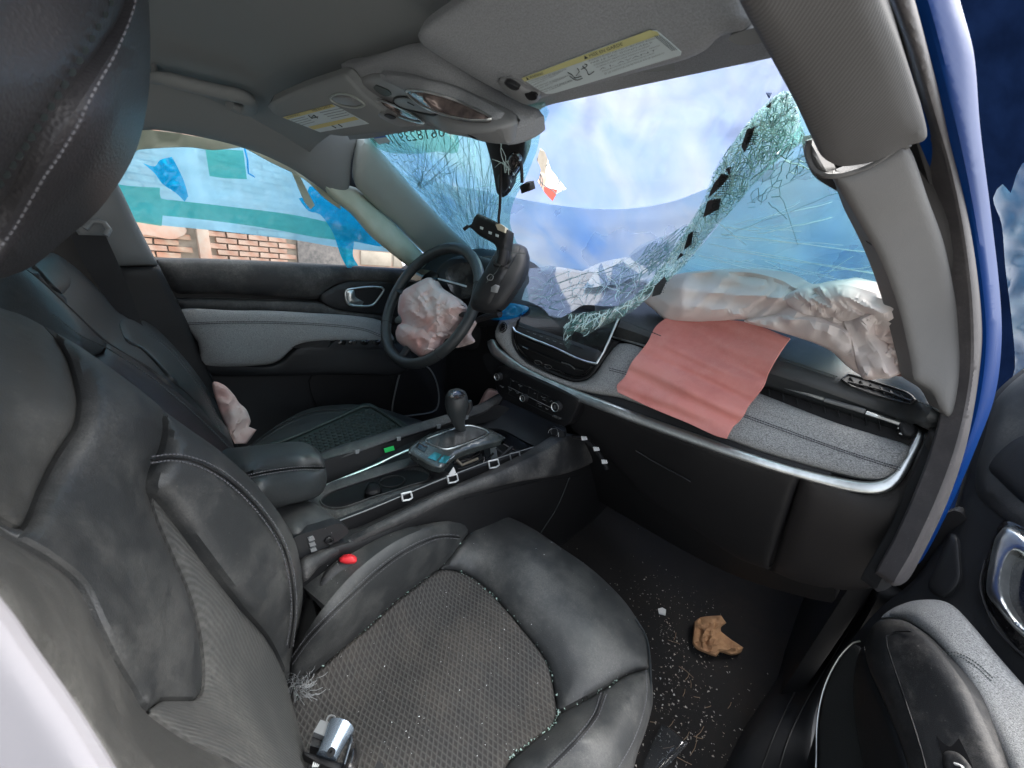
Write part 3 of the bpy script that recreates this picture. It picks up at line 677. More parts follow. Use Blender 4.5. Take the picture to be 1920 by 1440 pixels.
# sensor pod
pod = root('sensor_pod', W(945, 300, 'p', WP), 'black sensor housing on the glass between the two windscreen halves', 'sensor housing')
S_pod = surf((905, 250, 'y', -.15), (985, 235, 'y', -.15), (940, 370, 'y', -.02), (985, 300, 'y', -.1))
panel('housing', [(903, 245, 1), (960, 240), (985, 232, 1), (986, 265), (984, 292), (974, 322), (962, 338), (958, 358), (944, 370), (932, 362), (926, 330), (918, 292)], S_pod, m_plastic_dk, pod, puff=.012, pw=.02, th=.02, res=9)
panel('lens_cover', [(950, 300), (962, 285), (976, 296), (972, 318), (958, 330)], S_pod, m_gloss, pod, puff=.006, pw=.01, off=.012, res=7)
panel('camera_block', [(934, 330), (952, 325), (958, 345), (945, 362), (935, 355)], S_pod, m_plastic, pod, puff=.01, pw=.008, off=.012, res=7)
crackset('crack_lines', [(903, 245), (985, 232), (986, 290), (950, 360), (920, 300)], rays((950, 310), -3.1, 3.1, 14, 70, seed=61, wob=.4), S_pod, m_crackw, .0007, pod, off=.016)
# ------------------------------------------------------------------ roof rail, pillars, driver side window
S_rail = surf((400, 258, 'x', -.64), (300, 245, 'x', -.64), (640, 370, 'x', -.645), (300, 150, 'x', -.56), (470, 205, 'x', -.56), (660, 258, 'x', -.55))
panel('roof_rail_trim', [(180, 235), (255, 244), (300, 244), (400, 262), (480, 285), (545, 315), (590, 345), (625, 370), (642, 366), (655, 350), (659, 300), (672, 262, 1), (640, 235), (505, 200), (480, 190), (420, 165), (300, 130), (180, 110)], S_rail, m_liner, shell, puff=.012, pw=.03, th=.02)
S_apl = surf((680, 262, 'x', -.53), (880, 462, 'x', -.65), (665, 340, 'x', -.60), (800, 470, 'x', -.69), (760, 340, 'x', -.565))
panel('left_windscreen_pillar', [(672, 262, 1), (690, 258, 1), (735, 310), (790, 372), (845, 430), (885, 470), (900, 500), (860, 510), (800, 478), (740, 420), (700, 385), (668, 350), (664, 330)], S_apl, m_trim, shell, puff=.022, pw=.05, th=.02)
gh = root('grab_handle', W(380, 170, 'x', -.56), 'grey fabric coloured grab handle above the driver side window', 'grab handle')
S_gh = surf((300, 150, 'x', -.53), (470, 205, 'x', -.52), (400, 180, 'x', -.515))
P = on(S_gh, [(286, 148), (300, 146), (360, 160), (420, 174), (450, 180), (468, 190), (470, 204), (455, 206), (430, 196)], 8, .02)
tube('grip', P, [.010+.006*min(1, i/6) if i < len(P)*.75 else .013 for i in range(len(P))], m_liner, gh, seg=12, flat=.8)
panel('mount', [(425, 195), (440, 190), (462, 200), (460, 208), (440, 206)], S_gh, m_liner, gh, th=.03, res=6)
panel('mount', [(286, 138), (296, 138), (297, 160), (287, 160)], S_gh, m_trimg, gh, th=.03, res=6)
line('airbag_badge', [(490, 152), (505, 150), (520, 156), (535, 166)], surf((490, 152, 'z', 1.207), (535, 166, 'z', 1.207), (500, 190, 'z', 1.2)), .0012, m_plastic_dk, shell, off=.004)
crt = root('side_airbag_curtain', W(700, 430, 'x', -.66), 'deflated cream side airbag curtain hanging along the top of the driver window', 'airbag curtain')
S_crt = surf((400, 262, 'x', -.655), (250, 250, 'x', -.655), (620, 350, 'x', -.65), (790, 490, 'x', -.66), (700, 400, 'x', -.63), (740, 470, 'x', -.63))
panel('rolled_curtain', [(600, 340), (655, 348), (668, 352), (700, 385), (740, 420), (795, 478), (805, 492), (785, 508), (768, 500), (730, 470), (695, 440), (660, 400), (625, 372)], S_crt, m_curt, crt, puff=.03, pw=.035, th=.01, fn=folds(70, .004, 2, rot=.8, ax=(.35, 1.4)))
panel('curtain_edge', [(215, 240), (300, 246), (400, 262), (500, 290), (560, 318), (612, 352), (628, 372), (640, 392), (610, 372), (570, 335), (510, 305), (468, 282), (452, 276), (400, 281), (360, 276), (318, 276), (262, 280), (225, 288)], S_crt, m_curt, crt, th=.004, off=-.012, fn=folds(50, .004, 6))
panel('curtain_strap', [(545, 318, 1), (556, 318, 1), (590, 385, 1), (583, 392, 1), (572, 380)], S_crt, m_curt, crt, th=.002, off=-.02)
S_win = surf((400, 258, 'x', -.735), (760, 500, 'x', -.75), (250, 480, 'x', -.75), (300, 250, 'x', -.73))
wf = root('window_film', W(450, 350, 'x', -.74), 'cloudy blue plastic film with green tape stretched over the driver side window', 'plastic film')
fnw = lambda P, d: np.array([.004*noise.noise(Vector((x/60, y/30, 1)))+.003*noise.noise(Vector((x/20, y/20, 4))) for x, y in P])
panel('blue_sheet', [(150, 230, 1), (560, 280, 1), (830, 470, 1), (760, 474, 1), (650, 466), (552, 450), (400, 432), (300, 422), (240, 412, 1), (190, 400, 1)], S_win, m_film, wf, res=12, th=0, fn=fnw)
panel('green_tape', [(200, 340, 1), (235, 348), (300, 352, 1), (302, 372), (330, 376), (400, 384), (545, 402), (640, 422, 1), (690, 436, 1), (690, 456, 1), (600, 446), (500, 428), (400, 414), (305, 404, 1), (303, 424, 1), (240, 414, 1), (190, 400, 1)], S_win, m_film_g, wf, res=12, th=0, off=.010, fn=fnw)
panel('green_patch', [(385, 279, 1), (456, 282, 1), (463, 336, 1), (420, 334), (393, 330, 1)], S_win, m_film_g, wf, res=12, th=0, off=.012, fn=fnw)
line('film_cord', [(458, 276), (464, 300), (466, 325), (478, 332)], S_win, .0022, m_scrap, wf, off=.02)
sc = panel('torn_film_scrap', [(268, 306, 1), (290, 312), (300, 300), (322, 294, 1), (332, 312), (345, 340), (353, 368, 1), (346, 378, 1), (330, 362), (305, 345), (290, 325)], S_win, m_scrap, None, res=6, th=0, off=.035, fn=folds(22, .010, 3, rot=.9), label='small bright blue film scrap stuck high on the left part of the driver window', cat='film scrap', group='torn blue film scraps on the driver window')
panel('torn_film_scrap', [(560, 372, 1), (572, 368), (580, 350, 1), (594, 350), (606, 356, 1), (640, 385), (668, 400), (700, 420), (752, 452, 1), (720, 462), (690, 458), (664, 452, 1), (662, 480), (672, 498, 1), (660, 500), (657, 512, 1), (640, 482), (628, 446), (621, 430), (600, 402), (578, 395)], S_win, m_scrap, None, res=7, th=0, off=.045, fn=folds(30, .013, 7, rot=.9), label='large torn blue film scrap hanging down beside the driver door mirror corner', cat='film scrap', group='torn blue film scraps on the driver window')
# B pillar
panel('pillar_gap_backing', [(630, 235), (700, 235), (705, 330), (700, 400), (650, 385), (630, 330)], surf((630, 240, 'x', -.68), (700, 240, 'x', -.66), (670, 390, 'x', -.71)), m_plastic_dk, shell, th=.01, res=12)  # black backing panel added to keep the gap beside the pillar dark
panel('rear_pillar_backing', [(-60, 330), (150, 380), (215, 470), (240, 520), (260, 640), (100, 620), (-60, 560)], surf((60, 400, 'x', -.70), (230, 480, 'x', -.70), (100, 600, 'x', -.72)), m_plastic_dk, shell, th=.01, res=14)  # added black backing, hides bright brick beside the belt
S_bp = surf((215, 340, 'x', -.64), (297, 495, 'x', -.66), (440, 830, 'x', -.68), (120, 300, 'x', -.62), (200, 500, 'x', -.65))
bp = root('centre_pillar', W(260, 480, 'x', -.65), 'driver side centre pillar, light grey above and black plastic below', 'pillar')
panel('upper_trim', [(90, 180), (160, 235), (205, 320), (225, 352), (255, 415), (297, 497, 1), (222, 499, 1), (150, 440), (90, 300)], S_bp, m_trimg, bp, puff=.015, pw=.03, th=.02)
panel('lower_trim', [(222, 500, 1), (298, 498, 1), (335, 570), (380, 665), (410, 740), (450, 860), (380, 840), (230, 600)], S_bp, m_plastic, bp, puff=.012, pw=.025, th=.02, off=-.002)

# ------------------------------------------------------------------ driver door
dd = root('driver_door', W(540, 600, 'x', -.72), 'closed driver door with black upper, heather grey cloth armrest and chrome handle', 'car door')
S_dd = surf((296, 484, 'x', -.72), (770, 508, 'x', -.725), (400, 720, 'x', -.70), (760, 720, 'x', -.705))
panel('door_shell', [(270, 500), (300, 490), (820, 515), (900, 600), (880, 850), (600, 900), (380, 880)], surf((296, 484, 'x', -.77), (770, 508, 'x', -.77), (400, 720, 'x', -.75), (760, 720, 'x', -.75)), m_plastic_dk, dd, th=.02, res=20)
panel('belt_pad', [(285, 483), (296, 484), (400, 486), (520, 491), (770, 505), (800, 510), (800, 545), (700, 530), (640, 530), (612, 545), (596, 560), (500, 555), (400, 550), (330, 549), (305, 520)], S_dd, m_plastic_d, dd, puff=.030, pw=.05, th=.02)
panel('middle_panel', [(325, 560), (500, 563), (600, 567), (640, 582), (760, 592), (760, 606), (640, 598), (500, 586), (340, 582)], S_dd, m_plastic_d, dd, puff=.01, pw=.012, th=.02)
panel('handle_surround', [(598, 557), (612, 543), (640, 530), (660, 526), (790, 532), (790, 594), (700, 590), (640, 582), (612, 573)], S_dd, m_plastic, dd, puff=.012, pw=.012, th=.02, off=.004)
line('handle_bezel', [(649, 545), (665, 541), (690, 538), (715, 539), (720, 543), (708, 562), (698, 572), (680, 574), (655, 571), (649, 562)], S_dd, .0042, m_chrome, dd, off=.022, closed=True, res=6, seg=8)
panel('handle_recess', [(652, 547), (690, 541), (716, 542), (704, 563), (690, 571), (655, 568)], S_dd, m_plastic_dk, dd, th=.003, off=.018)
panel('handle_lever', [(650, 545, 1), (664, 543), (666, 556), (682, 566, 1), (676, 574), (653, 570, 1)], S_dd, m_chrome, dd, puff=.006, pw=.006, th=.006, off=.022, res=6)
S_arm_d = surf((340, 585, 'x', -.70), (720, 602, 'x', -.70), (400, 660, 'x', -.645), (600, 645, 'x', -.645), (720, 640, 'x', -.66), (510, 683, 'x', -.67), (385, 684, 'x', -.67), (500, 640, 'x', -.65))
panel('cloth_insert', [(330, 583), (440, 582), (560, 586), (640, 590), (700, 597), (722, 606), (732, 622), (738, 642), (640, 639), (600, 640), (562, 646), (545, 656), (525, 675), (500, 684), (385, 684), (370, 640)], S_arm_d, m_heather, dd, puff=.014, pw=.02, th=.03)
stitch('seam', [[(345, 606), (420, 603), (500, 603), (600, 607), (680, 616), (728, 634)], [(345, 609), (420, 606), (500, 606), (600, 610), (680, 619), (726, 637)]], S_arm_d, m_threadd, dd, off=.0145, step=5, rad=.0009, duty=.85)
panel('armrest_lower', [(380, 683), (500, 686), (528, 677), (548, 658), (565, 648), (640, 641), (760, 646), (760, 700), (640, 702), (400, 705)], S_arm_d, m_plastic, dd, puff=.010, pw=.02, th=.03, off=-.006)
panel('armrest_pocket', [(545, 653), (570, 642), (620, 639), (616, 651), (580, 650)], S_arm_d, m_plastic_dk, dd, th=.004, off=.006)
S_sw = S_arm_d
panel('switch_panel', [(616, 651, 1), (630, 638, 1), (740, 638, 1), (740, 651, 1)], S_sw, m_plastic, dd, th=.006, off=.012)
for k, x in enumerate((642, 662, 684, 706)):
    panel('window_switch', [(x-8, 644), (x-4, 638), (x+7, 638), (x+5, 646)], S_sw, m_gloss, dd, th=.006, off=.016, puff=.004, pw=.004, res=4)
panel('lower_panel', [(380, 706), (640, 702), (780, 700), (850, 760), (830, 830), (640, 860), (400, 840)], surf((400, 710, 'x', -.71), (760, 710, 'x', -.71), (760, 820, 'x', -.71), (420, 830, 'x', -.71)), m_plastic, dd, th=.02, res=16)
S_spk = surf((745, 775, 'x', -.69), (760, 695, 'x', -.69), (822, 765, 'x', -.69))
panel('map_pocket', [(585, 705), (700, 704), (735, 710), (725, 790), (640, 800), (600, 765), (582, 730)], S_dd, m_plastic_dk, dd, th=.004, off=.004)
line('speaker_ring', [(735, 770), (742, 730), (752, 697), (772, 686), (800, 687), (817, 712), (823, 745), (818, 768), (800, 775), (742, 781)], S_spk, .0035, m_trimg, dd, off=.004, closed=True, res=8)
panel('speaker_grille', [(737, 768), (744, 730), (754, 699), (772, 689), (798, 690), (814, 713), (820, 745), (815, 765), (800, 771), (745, 777)], S_spk, m_plastic_dk, dd, th=.01)

# ------------------------------------------------------------------ driver seat and belt
ds = root('car_seat', (-.36, -.35, .3), 'black leather driver seat on the far side, seen over the front passenger seat', 'car seat')
S_ds = surf((47, 506, 'x', -.17), (125, 575, 'x', -.17), (200, 644, 'x', -.16), (344, 747, 'x', -.15), (437, 837, 'x', -.15), (225, 590, 'x', -.50), (344, 669, 'x', -.55), (422, 794, 'x', -.52), (103, 478, 'x', -.45))
panel('backrest', [(-40, 470), (47, 500), (70, 480), (100, 474), (140, 500), (187, 544), (225, 588), (281, 606), (344, 669), (390, 731), (422, 790), (434, 845), (344, 747), (281, 694), (200, 644), (125, 575), (47, 508), (-40, 480)], S_ds, m_leather, ds, puff=.02, pw=.04, th=.05)
panel('shoulder_insert', [(60, 492), (103, 478), (122, 500), (135, 528), (130, 548), (118, 552), (100, 540), (75, 512)], S_ds, m_leather, ds, puff=.010, pw=.015, off=.014, th=.01)
panel('side_bolster', [(222, 603), (240, 598), (281, 606), (344, 669), (390, 731), (418, 785), (428, 832), (400, 795), (360, 748), (320, 712), (290, 680), (262, 655), (235, 640)], S_ds, m_leather, ds, puff=.022, pw=.03, off=.012, th=.03)
stitch('seam', [[(282, 625), (320, 652), (360, 700), (395, 752), (420, 810)], [(279, 628), (316, 655), (356, 703), (391, 755), (416, 813)]], S_ds, m_thread, ds, off=.034, step=5, rad=.0006)
S_dsb = surf((47, 506, 'x', -.155), (200, 644, 'x', -.145), (344, 747, 'x', -.14), (437, 837, 'x', -.14), (0, 565, 'x', -.10), (150, 650, 'x', -.09), (300, 764, 'x', -.09), (410, 850, 'x', -.10))
panel('inner_bolster', [(-60, 440), (47, 504), (125, 573), (187, 634), (200, 642, 1), (193, 660), (150, 670), (50, 640), (-60, 600)], S_dsb, m_leather, ds, puff=.014, pw=.03, th=.05, off=.004)
panel('inner_bolster', [(200, 643, 1), (281, 693), (344, 746), (406, 802), (442, 845), (430, 880), (300, 800), (150, 690), (192, 662, 1)], S_dsb, M('brown_black_leather', (.026, .021, .023), .4, bump=[('leather', 700, .5)]), ds, puff=.014, pw=.03, th=.05, off=.004)
stitch('seam', [[(100, 590), (150, 628), (205, 655), (290, 712), (350, 762), (410, 818), (432, 842)]], S_dsb, m_ink, ds, off=.019, step=5, rad=.001)
S_dc = surf((480, 830, 'z', .36), (640, 762, 'z', .38), (750, 790, 'z', .36), (560, 850, 'z', .36), (600, 800, 'z', .375))
panel('cushion', [(440, 850), (480, 828), (520, 797), (575, 768), (630, 759), (690, 760), (760, 780), (800, 800), (760, 860), (600, 900), (500, 890), (440, 880)], S_dc, m_leather, ds, puff=.025, pw=.05, th=.09)
line('piping', [(462, 842), (500, 812), (545, 786), (600, 770), (650, 768)], S_dc, .0016, m_plastic_dk, ds, off=.020)
stitch('seam', [[(470, 843), (508, 813), (552, 790), (605, 775), (655, 773)]], S_dc, m_thread, ds, off=.021, step=4, rad=.0006)
fm = root('rubber_floor_mat', W(650, 820, 'z', .40), 'black rubber floor mat with scale pattern lying on the driver seat cushion', 'floor mat')
S_fm = surf((500, 828, 'z', .395), (687, 757, 'z', .42), (768, 800, 'z', .41), (600, 860, 'z', .39))
mo = [(496, 842), (515, 826), (560, 815), (620, 785), (680, 757), (694, 756), (730, 776), (768, 800, 1), (700, 830), (612, 866), (570, 866), (520, 850)]
panel('mat_sheet', mo, S_fm, m_mat, fm, th=.005)
line('raised_rim', [(512, 834), (555, 818), (620, 790), (680, 763), (694, 762), (725, 780), (757, 802)], S_fm, .004, m_mat, fm, off=.003)
V = []; Fc = []; mp_ = curve([(530, 840), (560, 825), (620, 795), (684, 767), (696, 767), (722, 783), (750, 802), (690, 830), (610, 860), (560, 860)], 8)
for i in range(22):
    for j in range(13):
        u = i+(.5 if j % 2 else 0); x = 686-u*9.4+j*6.6; y = 770+u*4.25+j*3.6
        if not inside(mp_, np.array([[x, y]]))[0]: continue
        b = len(V); c = np.array([x, y]); q = [(-4.2, 1.2), (-1.5, -2.1), (3.2, -1.5), (4.4, .6), (1.2, 2.2), (-2.0, 2.3)]
        for hgt, s_ in ((.0012, 1), (.0045, .72)):
            for dx, dy in q: V.append(S_fm(x+dx*s_, y+dy*s_)+np.array([0, 0, hgt]))
        Fc += [tuple(range(b+6, b+12))]+[(b+k, b+(k+1) % 6, b+6+(k+1) % 6, b+6+k) for k in range(6)]
mesh('scale_pads', V, Fc, m_mat, fm, smooth=False, kind='stuff')
sbt = root('seat_belt', W(240, 560, 'x', -.60), 'black driver seat belt strap running down from its anchor on the centre pillar', 'seat belt')
S_sb2 = surf((165, 440, 'x', -.605), (205, 450, 'x', -.60), (320, 718, 'x', -.44), (240, 560, 'x', -.54))
panel('strap', [(132, 440, 1), (198, 442, 1), (220, 490), (243, 545), (268, 610), (300, 670), (326, 728, 1), (311, 716), (285, 690), (240, 620), (200, 560), (160, 500)], S_sb2, M('belt_webbing', (.010, .010, .012), .6, bump=[('leather', 1500, .4)]), sbt, th=.0015, res=10)
line('anchor', [(160, 430), (172, 416), (196, 418), (205, 430), (198, 442)], S_sb2, .005, m_trimg, sbt, off=.004, seg=8)
db = panel('side_airbag', [(398, 718), (420, 722), (440, 742), (448, 755), (462, 768), (470, 790), (466, 800, 1), (481, 806, 1), (470, 822), (462, 832, 1), (440, 832, 1), (424, 800), (408, 760)], surf((420, 720, 'x', -.50), (480, 806, 'x', -.47), (440, 832, 'x', -.47)), m_bag, None, res=6, th=.002, puff=.02, pw=.03, fn=folds(26, .009, 4, rot=1.1),
           label='crumpled pink stained side airbag spilling out beside the driver seat', cat='airbag')

# ------------------------------------------------------------------ headliner front, visors, console
S_hl = surf((690, 255, 'z', 1.158), (1018, 200, 'z', 1.160), (1445, 108, 'z', 1.155), (1200, 60, 'z', 1.195), (800, 60, 'z', 1.20), (1400, 20, 'z', 1.165))
panel('front_roof_edge', [(655, 262, 1), (690, 260, 1), (790, 244), (950, 246), (990, 228), (1018, 202), (1060, 190), (1445, 109, 1), (1470, 60), (1500, -60), (1000, -60), (840, -30), (760, 60), (655, 160), (640, 220)], S_hl, m_knit, shell, th=.012)
vz = root('sun_visor', W(1100, 80, 'z', 1.14), 'grey fabric passenger sun visor folded up with one wide warning label', 'sun visor', None)
S_v = surf((785, 65, 'z', 1.165), (1000, 188, 'z', 1.125), (1280, 130, 'z', 1.125), (1400, 55, 'z', 1.13), (860, 0, 'z', 1.175), (1390, 0, 'z', 1.14), (1100, 60, 'z', 1.148))
panel('visor_body', [(783, 66), (796, 48), (840, 18), (900, -20), (960, -60), (1380, -60), (1402, 0), (1410, 40), (1395, 60), (1350, 68), (1325, 92), (1283, 112), (1200, 134), (1100, 160), (1045, 172), (1008, 186), (940, 172), (860, 128), (797, 88)], S_v, m_knit, vz, puff=.009, pw=.018, th=.012)
lb = [(978, 147, 1), (1100, 100, 1), (1218, 58), (1230, 58), (1277, 98), (1276, 104, 1), (1150, 142, 1), (1043, 174, 1), (1024, 176)]
wl = panel('warning_label', lb, S_v, m_label, vz, th=.0006, off=.0102, res=9)
panel('label_header', [(978, 147, 1), (1218, 57, 1), (1232, 60, 1), (1236, 66, 1), (984, 153, 1)], S_v, m_yellowp, wl, th=.0004, off=.0108, res=9)
text_on('lettering', '\u25b2 WARNING', [(984, 145), (1018, 134), (1018, 139.5), (988, 150.5)], S_v, m_ink, wl, off=.0116)
text_on('lettering', '\u25b2 MISE EN GARDE', [(1092, 105.5), (1166, 78.5), (1168, 85), (1096, 111.5)], S_v, m_ink, wl, off=.0116)
lc = ['CHILDREN CAN BE KILLED OR', 'SERIOUSLY INJURED BY THE AIRBAG', 'THE BACK SEAT IS THE SAFEST', 'NEVER PUT A REAR FACING', 'CHILD SEAT IN THE FRONT', 'ALWAYS USE SEAT BELTS', 'AND CHILD RESTRAINTS']
for k, s in enumerate(lc):
    text_on('lettering', s, [(990+k*4.6, 152+k*3.4), (1062+k*3.6-((k*7) % 5)*5, 128.5+k*3.6), (1062+k*3.6-((k*7) % 5)*5, 131+k*3.6), (990.5+k*4.6, 154.5+k*3.4)], S_v, m_inkg, wl, off=.0112)
lc = ['LES ENFANTS PEUVENT ETRE TUES OU GRAVEMENT BLESSES', 'PAR LE SAC GONFLABLE', 'LE SIEGE ARRIERE EST L ENDROIT LE PLUS SUR POUR UN ENFANT', 'NE JAMAIS PLACER UN SIEGE ORIENTE VERS L ARRIERE', 'A L AVANT', 'TOUJOURS UTILISER LES CEINTURES DE SECURITE', 'ET LES DISPOSITIFS DE RETENUE POUR ENFANTS']
for k, s in enumerate(lc):
    text_on('lettering', s, [(1102+k*5.2, 113+k*4), (1228-(k % 3)*8+k*3, 70+k*4.6+(k % 3)*2.6), (1228-(k % 3)*8+k*3, 73+k*4.6+(k % 3)*2.6), (1103+k*5.2, 116+k*4)], S_v, m_inkg, wl, off=.0112)
stitch('pictogram', [[(1064, 136), (1072, 140), (1078, 146), (1090, 143)], [(1082, 128), (1086, 134), (1080, 142)], [(1092, 124), (1100, 132), (1104, 140), (1114, 134)], [(1090, 130), (1098, 126), (1101, 122), (1096, 120)], [(1068, 143), (1080, 150), (1092, 147)]], S_v, m_ink, wl, off=.0115, step=3, rad=.00035, duty=1)
stitch('bar_code', [[(1228, 68), (1262, 96)], [(1232, 68), (1266, 95)], [(1236, 67), (1270, 94)]], S_v, m_inkg, wl, off=.0115, step=3, rad=.0004, duty=.5)
panel('visor_clip', [(932, 152), (944, 145), (965, 150), (996, 168), (1012, 180), (1008, 190), (985, 196), (965, 186), (945, 170)], S_v, m_trimg, vz, puff=.006, pw=.008, th=.012, off=.008, res=7)
panel('clip_button', [(945, 155), (955, 152), (974, 164), (968, 170), (955, 166)], S_v, m_plastic, vz, puff=.003, pw=.003, th=.003, off=.015, res=5)
panel('clip_socket', [(984, 176), (1004, 178), (1006, 186), (992, 188)], S_v, m_plastic_dk, vz, th=.003, off=.0145, res=5)
panel('hinge_cover', [(1365, 72), (1380, 62), (1432, 50), (1440, 72), (1420, 82), (1385, 84)], S_v, m_trimg, vz, th=.012, off=.004, res=8)
vd = root('sun_visor', W(650, 200, 'z', 1.15), 'grey driver side sun visor folded up with two small yellow headed labels', 'sun visor', None)
S_v2 = surf((505, 200, 'z', 1.155), (660, 253, 'z', 1.12), (790, 240, 'z', 1.12), (640, 135, 'z', 1.17), (700, 170, 'z', 1.15))
panel('visor_body', [(502, 200), (508, 190), (560, 166), (620, 145), (650, 138), (690, 180), (740, 212), (795, 232), (780, 240), (720, 247), (660, 254), (640, 255), (600, 248), (545, 228), (512, 212)], S_v2, m_liner, vd, puff=.009, pw=.016, th=.012)
wl2 = panel('warning_label', [(530, 220, 1), (625, 196, 1), (692, 232, 1), (600, 248, 1)], S_v2, m_label, vd, th=.0005, off=.0100, res=8)
panel('label_header', [(530, 220, 1), (622, 196, 1), (629, 200, 1), (539, 224, 1)], S_v2, m_yellow, wl2, th=.0004, off=.0106, res=8)
panel('label_header', [(578, 238, 1), (664, 219, 1), (673, 224, 1), (588, 243, 1)], S_v2, m_yellow, wl2, th=.0004, off=.0106, res=8)
text_on('lettering', 'WARNING', [(536, 219.5), (560, 213), (563, 216), (540, 222)], S_v2, m_ink, wl2, off=.0112)
text_on('lettering', 'MISE EN GARDE', [(584, 206), (618, 197.5), (622, 200.5), (588, 209.5)], S_v2, m_ink, wl2, off=.0112)
for k in range(4):
    stitch('print_lines', [[(546+k*6, 225.5+k*3.2), (572+k*6, 219+k*3)], [(600+k*7, 211.5+k*3.6), (640+k*5, 203+k*4)]], S_v2, m_inkg, wl2, off=.0106, step=3, rad=.0004, duty=.8)
stitch('print_lines', [[(578, 216), (584, 221), (588, 216), (596, 222)], [(584, 222), (596, 219)], [(622, 236), (630, 240)], [(634, 233), (642, 238)]], S_v2, m_ink, wl2, off=.0108, step=3, rad=.0007, duty=1)
line('sliding_button', [(619, 184), (630, 177), (655, 178), (680, 192), (684, 197), (668, 202), (645, 199), (626, 192)], S_v2, .0016, m_trim, vd, off=.010, closed=True, res=6)
panel('button_face', [(621, 184), (631, 179), (654, 180), (676, 192), (668, 199), (645, 197), (627, 190)], S_v2, m_trimg, vd, th=.002, off=.0102, puff=.003, pw=.003, res=6)
panel('visor_clip', [(708, 214), (718, 210), (752, 222), (780, 232), (762, 238), (738, 234), (714, 222)], S_v2, m_trimg, vd, puff=.004, pw=.006, th=.01, off=.008, res=6)
panel('clip_button', [(720, 217), (728, 215), (742, 222), (734, 224)], S_v2, m_plastic, vd, th=.002, off=.014, res=4)
oc = root('overhead_console', W(820, 190, 'z', 1.13), 'grey overhead console with reading lamps and a sunglasses holder', 'overhead console')
S_oc = surf((665, 160, 'z', 1.165), (700, 140, 'z', 1.165), (1000, 215, 'z', 1.115), (850, 250, 'z', 1.09), (950, 248, 'z', 1.09), (800, 180, 'z', 1.13), (750, 220, 'z', 1.13), (880, 180, 'z', 1.13))
panel('liner_hump', [(640, 120), (665, 118), (700, 105), (800, 80), (880, 130), (960, 185), (1010, 205), (1020, 218), (985, 240), (940, 248), (850, 252), (780, 225), (690, 185), (655, 165)], S_oc, m_knit, oc, puff=.012, pw=.03, th=.02, off=-.010)
panel('console_body', [(668, 160), (672, 148), (700, 137), (760, 140), (840, 155), (900, 180), (960, 208), (975, 225), (960, 240), (920, 250), (880, 253), (845, 252), (820, 240), (790, 218), (740, 195), (690, 175)], S_oc, m_trimg, oc, puff=.008, pw=.012, th=.02)
panel('sunglasses_lid', [(712, 138), (760, 141), (840, 157), (900, 183), (946, 212), (940, 222), (915, 224), (870, 222), (810, 200), (750, 165), (715, 148)], S_oc, m_knit, oc, puff=.004, pw=.008, th=.008, off=.008)
panel('lamp_lens', [(762, 172), (790, 172), (850, 188), (900, 210), (918, 222), (880, 224), (830, 213), (790, 195)], S_oc, m_lens, oc, puff=.003, pw=.006, th=.004, off=.012, res=7)
line('lamp_rim', [(762, 172), (790, 171), (850, 187), (900, 209), (920, 223), (880, 225), (830, 214), (788, 196)], S_oc, .0016, m_chrome, oc, off=.012, closed=True, res=7)
panel('lamp_lens', [(706, 190), (720, 192), (760, 210), (790, 228), (770, 224), (725, 206)], S_oc, m_lens, oc, puff=.002, pw=.004, th=.004, off=.009, res=6)
line('lamp_rim', [(706, 189), (722, 191), (762, 209), (795, 230), (770, 226), (724, 208)], S_oc, .0014, m_chrome, oc, off=.010, closed=True, res=6)
panel('lid_catch', [(738, 190), (745, 183), (770, 184), (800, 195), (820, 208), (812, 214), (780, 208), (750, 200)], S_oc, m_trimg, oc, puff=.003, pw=.004, th=.004, off=.0095, res=6)
line('catch_groove', [(737, 190), (745, 182), (770, 183), (802, 194), (822, 209), (812, 216), (778, 209), (750, 201)], S_oc, .0012, m_plastic_dk, oc, off=.009, closed=True, res=6)
stitch('catch_mark', [[(764, 192), (776, 198)]], S_oc, m_ink, oc, off=.0135, step=12, rad=.0006, duty=1)
panel('microphone', [(700, 164), (704, 160), (728, 170), (733, 178), (722, 181), (706, 172)], S_oc, m_mat, oc, th=.002, off=.0095, res=5)
# ------------------------------------------------------------------ dashboard
dash = root('dashboard', (.2, .35, .55), 'black dashboard with heather grey cloth band, satin chrome trim, centre screen and vents', 'dashboard')
S_pad = surf((1140, 600, 'y', .255), (1435, 703, 'y', .22), (1700, 790, 'y', .20), (1250, 560, 'y', .42), (1500, 620, 'y', .36), (1690, 690, 'y', .29), (1762, 770, 'y', .17), (1560, 690, 'y', .27))
panel('leather_pad', [(1120, 560), (1200, 552), (1400, 570), (1560, 620), (1680, 672), (1730, 712), (1752, 735), (1761, 755), (1760, 775), (1745, 795), (1715, 797), (1640, 774), (1560, 745), (1435, 703), (1300, 668), (1200, 632), (1130, 604)], S_pad, m_leather, dash, puff=.028, pw=.06, th=.03)
stitch('seam', [[(1120, 590), (1170, 602), (1240, 630)], [(1430, 660), (1500, 682), (1571, 706)], [(1432, 664), (1500, 686), (1568, 708)], [(1722, 752), (1745, 762), (1760, 770)]], S_pad, m_ink, dash, off=.0285, step=5, rad=.0009, duty=.8)
S_def = S_pad
panel('defroster_grille', [(1578, 712), (1590, 702), (1640, 716), (1700, 736), (1716, 750), (1708, 756), (1650, 742), (1595, 722)], S_def, m_plastic_dk, dash, th=.002, off=.0290, res=8)
for k in range(6):
    x = 1594+k*19; y = 708+k*6.4
    line('grille_bar', [(x, y), (x+7, y+11)], S_def, .0016, m_plastic, dash, off=.030)
line('grille_rim', [(1578, 712), (1590, 702), (1640, 716), (1700, 736), (1716, 750), (1708, 757), (1650, 743), (1595, 723)], S_def, .0016, m_plastic, dash, off=.030, closed=True)
